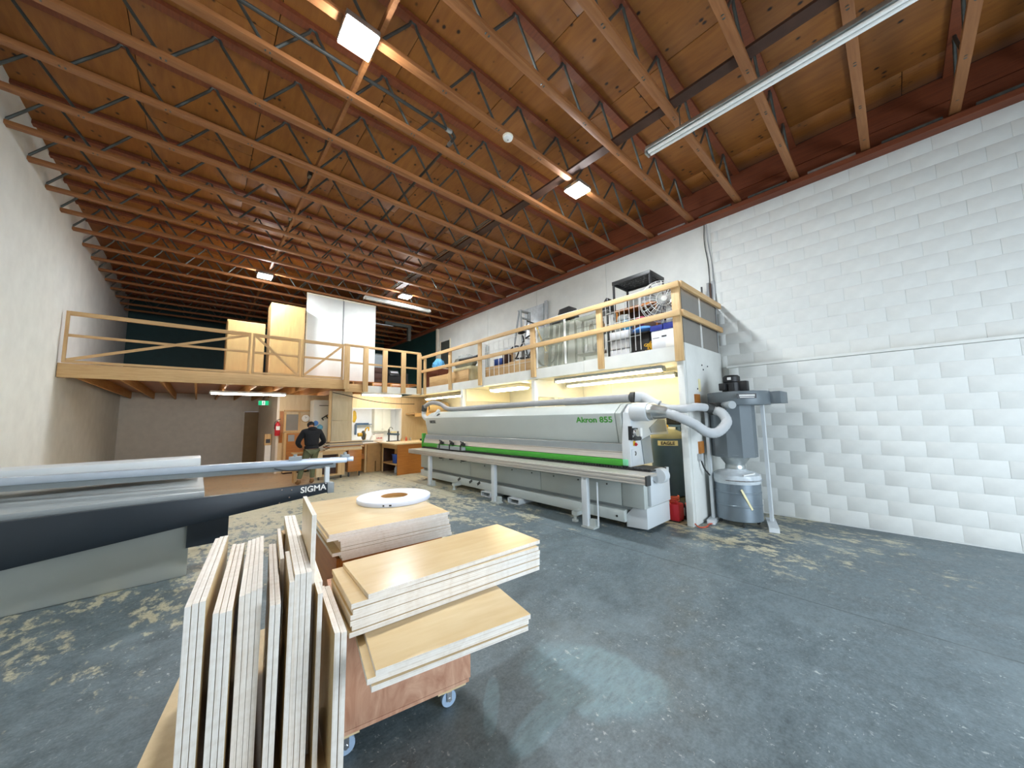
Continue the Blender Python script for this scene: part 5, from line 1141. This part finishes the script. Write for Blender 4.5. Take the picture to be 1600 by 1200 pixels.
MB().box(4.55, 4.95, 10.98, 11.12, .927, .95).build('base_plate', 'steel', vt); MB().box(4.58, 4.62, 11.02, 11.06, .95, 1.32).box(4.88, 4.92, 11.02, 11.06, .95, 1.25).build('column', 'toner', vt); MB().cyl((4.56, 11.04, 1.18), (4.94, 11.04, 1.14), .035, 10).build('cross_bar', 'tank', vt); MB().tube(arc((4.66, 11.04, 1.32), .06, 0, PI, 8, (1, 0, 0), (0, 0, 1)), .01, 6).build('top_hoop', 'steel', vt); MB().box(4.66, 4.84, 11.0, 11.08, 1.20, 1.25).build('jaw', 'label_cream', vt)
for i, (xx, hh, mm_) in enumerate(((4.98, .05, 'fir_z'), (5.15, .09, 'orange_hose'), (5.30, .06, 'hose'), (5.75, .07, 'black'))):
    o_ = MB().lathe([(.03, 0), (.032, .01), (.03, hh), (.012, hh+.03), (.012, hh+.05)], (0, 0, 0), 12).build('small_bottle', mm_, smooth=True); o_.location = (xx, 10.95, .927)
    tag(o_, ['tan', 'orange', 'grey', 'black'][i]+' little bottle standing on the big orange workbench top', 'bottle')
# office behind the window
wo = empty_struct('wall_office')
MB().box(3.56, 7.04, 16.2, 16.3, 0, 2.49).build('wall_panel', 'paper', wo); MB().box(7.045, 7.095, 12.12, 16.3, 0, 2.42).build('wall_panel', 'paper', wo)
area('office_fill', (5.3, 14.2, 2.45), (0, 0, 0), 1.6, 1.0, 75, (.95, .98, 1))  # unseen area light, added to brighten the office behind the window
uc = thing('wall_cupboard', 'cream double-door wall cupboard seen through the window', 'cupboard', (6.3, 16.0, 1.1))
MB().box(5.93, 6.68, 15.88, 16.19, 1.12, 2.3).build('carcass', 'cream', uc)
for a in (5.935, 6.31): MB().box(a, a+.365, 15.86, 15.879, 1.13, 2.29).build('door', 'cream', uc, bevel=.003)
for a in (6.27, 6.34): MB().cyl((a, 15.86, 1.22), (a, 15.84, 1.22), .012, 8).build('knob', 'chrome', uc)
hs = thing('office_shelf', 'dark bracketed shelf with two dark books seen through the window', 'shelf', (5.5, 16.0, 1.45))
MB().box(5.18, 5.86, 15.95, 16.19, 1.43, 1.46).build('board', 'tank', hs); MB().box(5.18, 5.21, 15.97, 16.19, 1.0, 1.429).build('bracket', 'tank', hs)
for i, xx in enumerate((5.33, 5.6)):
    o_ = MB().box(-.12, .12, -.09, .09, 0, .05).box(-.115, .11, -.085, .085, .005, .045).build('ledger_book', 'tank'); o_.location = (xx, 16.06, 1.461)
    tag(o_, 'dark flat ledger on the office shelf, %s' % ('above the bracket' if i == 0 else 'towards the cupboard'), 'book')
lump('yellow_apron', (5.15, 16.165, 1.8), .2, (.5, .16, 1.3), 'yellow', 'yellow apron hanging at the edge of the office window', 'apron', .5)
oh_ = thing('cord_swag', 'long dark cord sagging from the plywood column across the partition', 'cord', (4, 10.95, 2.3))
MB().tube(smoothpath([(2.88, 10.96, 2.44), (3.3, 10.95, 2.36), (3.7, 10.93, 2.26), (4.2, 10.9, 2.18), (4.8, 10.9, 2.14), (5.4, 10.9, 2.14)]), .012, 6).build('cord', 'ink', oh_)

# ============================================================ PERSON (seen from behind, bent over the bench)
def skin(name, nodes, edges, m, parent, sub=2):
    me_ = bpy.data.meshes.new(name); me_.from_pydata([n[0] for n in nodes], edges, [])
    o_ = bpy.data.objects.new(name, me_); COL.objects.link(o_)
    sk = o_.modifiers.new('skin', 'SKIN'); sk.use_smooth_shade = True
    lay_ = me_.skin_vertices[0].data if me_.skin_vertices else None
    if lay_ is None:
        bpy.context.view_layer.objects.active = o_; bpy.ops.mesh.customdata_skin_add(); lay_ = me_.skin_vertices[0].data
    for i, n in enumerate(nodes):
        r_ = n[1]; lay_[i].radius = r_ if isinstance(r_, tuple) else (r_, r_); lay_[i].use_root = (i == 0)
    sb_ = o_.modifiers.new('sub', 'SUBSURF'); sb_.levels = sub; sb_.render_levels = sub
    bpy.context.view_layer.update()
    nm = bpy.data.meshes.new_from_object(o_.evaluated_get(bpy.context.evaluated_depsgraph_get()))
    bpy.data.objects.remove(o_)
    X = XF.get(parent.name) if parent is not None else None
    if X is not None: nm.transform(X)
    nm.name = name; nm.materials.clear(); nm.materials.append(M[m]); nm.polygons.foreach_set('use_smooth', [True]*len(nm.polygons))
    q = bpy.data.objects.new(name, nm); COL.objects.link(q)
    if parent is not None: q.parent = parent; XF[q.name] = X
    return q
PX, PY = 2.27, 10.42
pe = thing('person', 'person in a black hooded top and olive trousers standing bent over the rolling bench', 'person', (PX, PY, 0))
def W(x, y, z): return (PX+x, PY+y, z)
nodes = [(W(0, 0, .92), (.13, .10)), (W(0, .02, 1.10), (.12, .09)), (W(0, .05, 1.28), (.14, .10)), (W(.01, .10, 1.39), (.065, .06)), (W(.01, .15, 1.44), .05), (W(.01, .20, 1.49), (.075, .085)), (W(.01, .235, 1.535), (.07, .08))]
edges = [(0, 1), (1, 2), (2, 3), (3, 4), (4, 5), (5, 6)]
for s in (-1, 1):
    k = len(nodes)
    nodes += [(W(.17*s, .06, 1.34), .058), (W(.30*s, .08, 1.08), .043), (W(.17*s, .32, .93), .030), (W(.15*s, .37, .90), (.034, .02))]
    edges += [(2, k), (k, k+1), (k+1, k+2), (k+2, k+3)]
    hk = k+3
    for j, (dx, L) in enumerate(((-.026, .062), (-.009, .075), (.009, .072), (.026, .055))):
        q = len(nodes); nodes += [(W(.15*s+dx, .395, .885), .009), (W(.15*s+dx*1.2, .395+L*.6, .865), .008), (W(.15*s+dx*1.2, .395+L, .835), .007)]
        edges += [(hk, q), (q, q+1), (q+1, q+2)]
    q = len(nodes); nodes += [(W(.15*s-.04*s, .36, .885), .010), (W(.15*s-.055*s, .395, .865), .008)]; edges += [(hk, q), (q, q+1)]
fx = {-1: -.27, 1: .03}
for s in (-1, 1):
    k = len(nodes)
    nodes += [(W(.09*s, 0, .84), .085), (W((.09*s+fx[s])/2-.01, .03, .48), .058), (W(fx[s], -.02, .12), .042), (W(fx[s], .02, .045), .04), (W(fx[s]+.01*s, .14, .035), (.042, .03))]
    edges += [(0, k), (k, k+1), (k+1, k+2), (k+2, k+3), (k+3, k+4)]
body = skin('body', nodes, edges, 'skin', pe)
h = W(.01, .245, 1.50)
MB().ball((h[0], h[1]+.085, h[2]-.02), .016, 8, (1, 1.2, 1)).build('nose', 'skin', pe, smooth=True)
for s in (-1, 1):
    MB().ball((h[0]+.032*s, h[1]+.076, h[2]+.005), .011, 8).build('eye', 'paper', pe, smooth=True)
    MB().ball((h[0]+.078*s, h[1]-.005, h[2]-.01), .026, 10, (.35, .7, 1.1)).build('ear', 'skin', pe, smooth=True)
MB().ball((h[0], h[1]+.076, h[2]-.055), .022, 8, (1, .4, .3)).build('mouth', 'cloth_pink', pe, smooth=True)
MB().ball((h[0], h[1]-.012, h[2]+.022), .098, 16, (.92, 1.02, .92)).build('hair', 'hair', pe, smooth=True)
nd_ = [(W(0, 0, .93), (.18, .135)), (W(0, .01, 1.06), (.185, .135)), (W(0, .03, 1.22), (.205, .14)), (W(0, .06, 1.34), (.17, .11)), (W(.01, .09, 1.41), (.085, .075))]
ed_ = [(0, 1), (1, 2), (2, 3), (3, 4)]
for s in (-1, 1):
    k = len(nd_); nd_ += [(W(.185*s, .05, 1.33), .085), (W(.255*s, .055, 1.20), .078), (W(.315*s, .07, 1.07), .07), (W(.25*s, .20, .98), .056), (W(.185*s, .31, .935), .045)]
    ed_ += [(3, k), (k, k+1), (k+1, k+2), (k+2, k+3), (k+3, k+4)]
skin('hooded_top', nd_, ed_, 'hoodie', pe)
MB().ball(W(.01, .02, 1.40), .12, 16, (1.05, .62, .6)).build('hood', 'hoodie', pe, smooth=True)
MB().lathe([(.165, -.03), (.172, -.02), (.172, .03), (.165, .04)], (0, 0, 0), 24).build('hem_band', 'hoodie', None).name
hb = bpy.data.objects['hem_band']; hb.parent = pe; hb.location = (0, .005, .93); hb.scale = (1.0, .76, 1)
nd_ = [(W(0, 0, .90), (.15, .115))]; ed_ = []
for s in (-1, 1):
    kx = (.09*s+fx[s])/2-.01
    k = len(nd_); nd_ += [(W(.085*s, 0, .82), .105), (W((.09*s+kx)/2, .015, .64), .092), (W(kx, .03, .48), .076), (W((kx+fx[s])/2, .0, .28), .066), (W(fx[s], -.02, .13), .058)]
    ed_ += [(0, k)]+[(k+i, k+i+1) for i in range(4)]
skin('trousers', nd_, ed_, 'trousers', pe)
for s in (-1, 1):
    b0 = skin('boot', [(W(fx[s], -.03, .15), .052), (W(fx[s], -.02, .055), (.055, .05)), (W(fx[s]+.01*s, .09, .042), (.05, .04)), (W(fx[s]+.015*s, .16, .036), (.045, .032))], [(0, 1), (1, 2), (2, 3)], 'boots', pe)
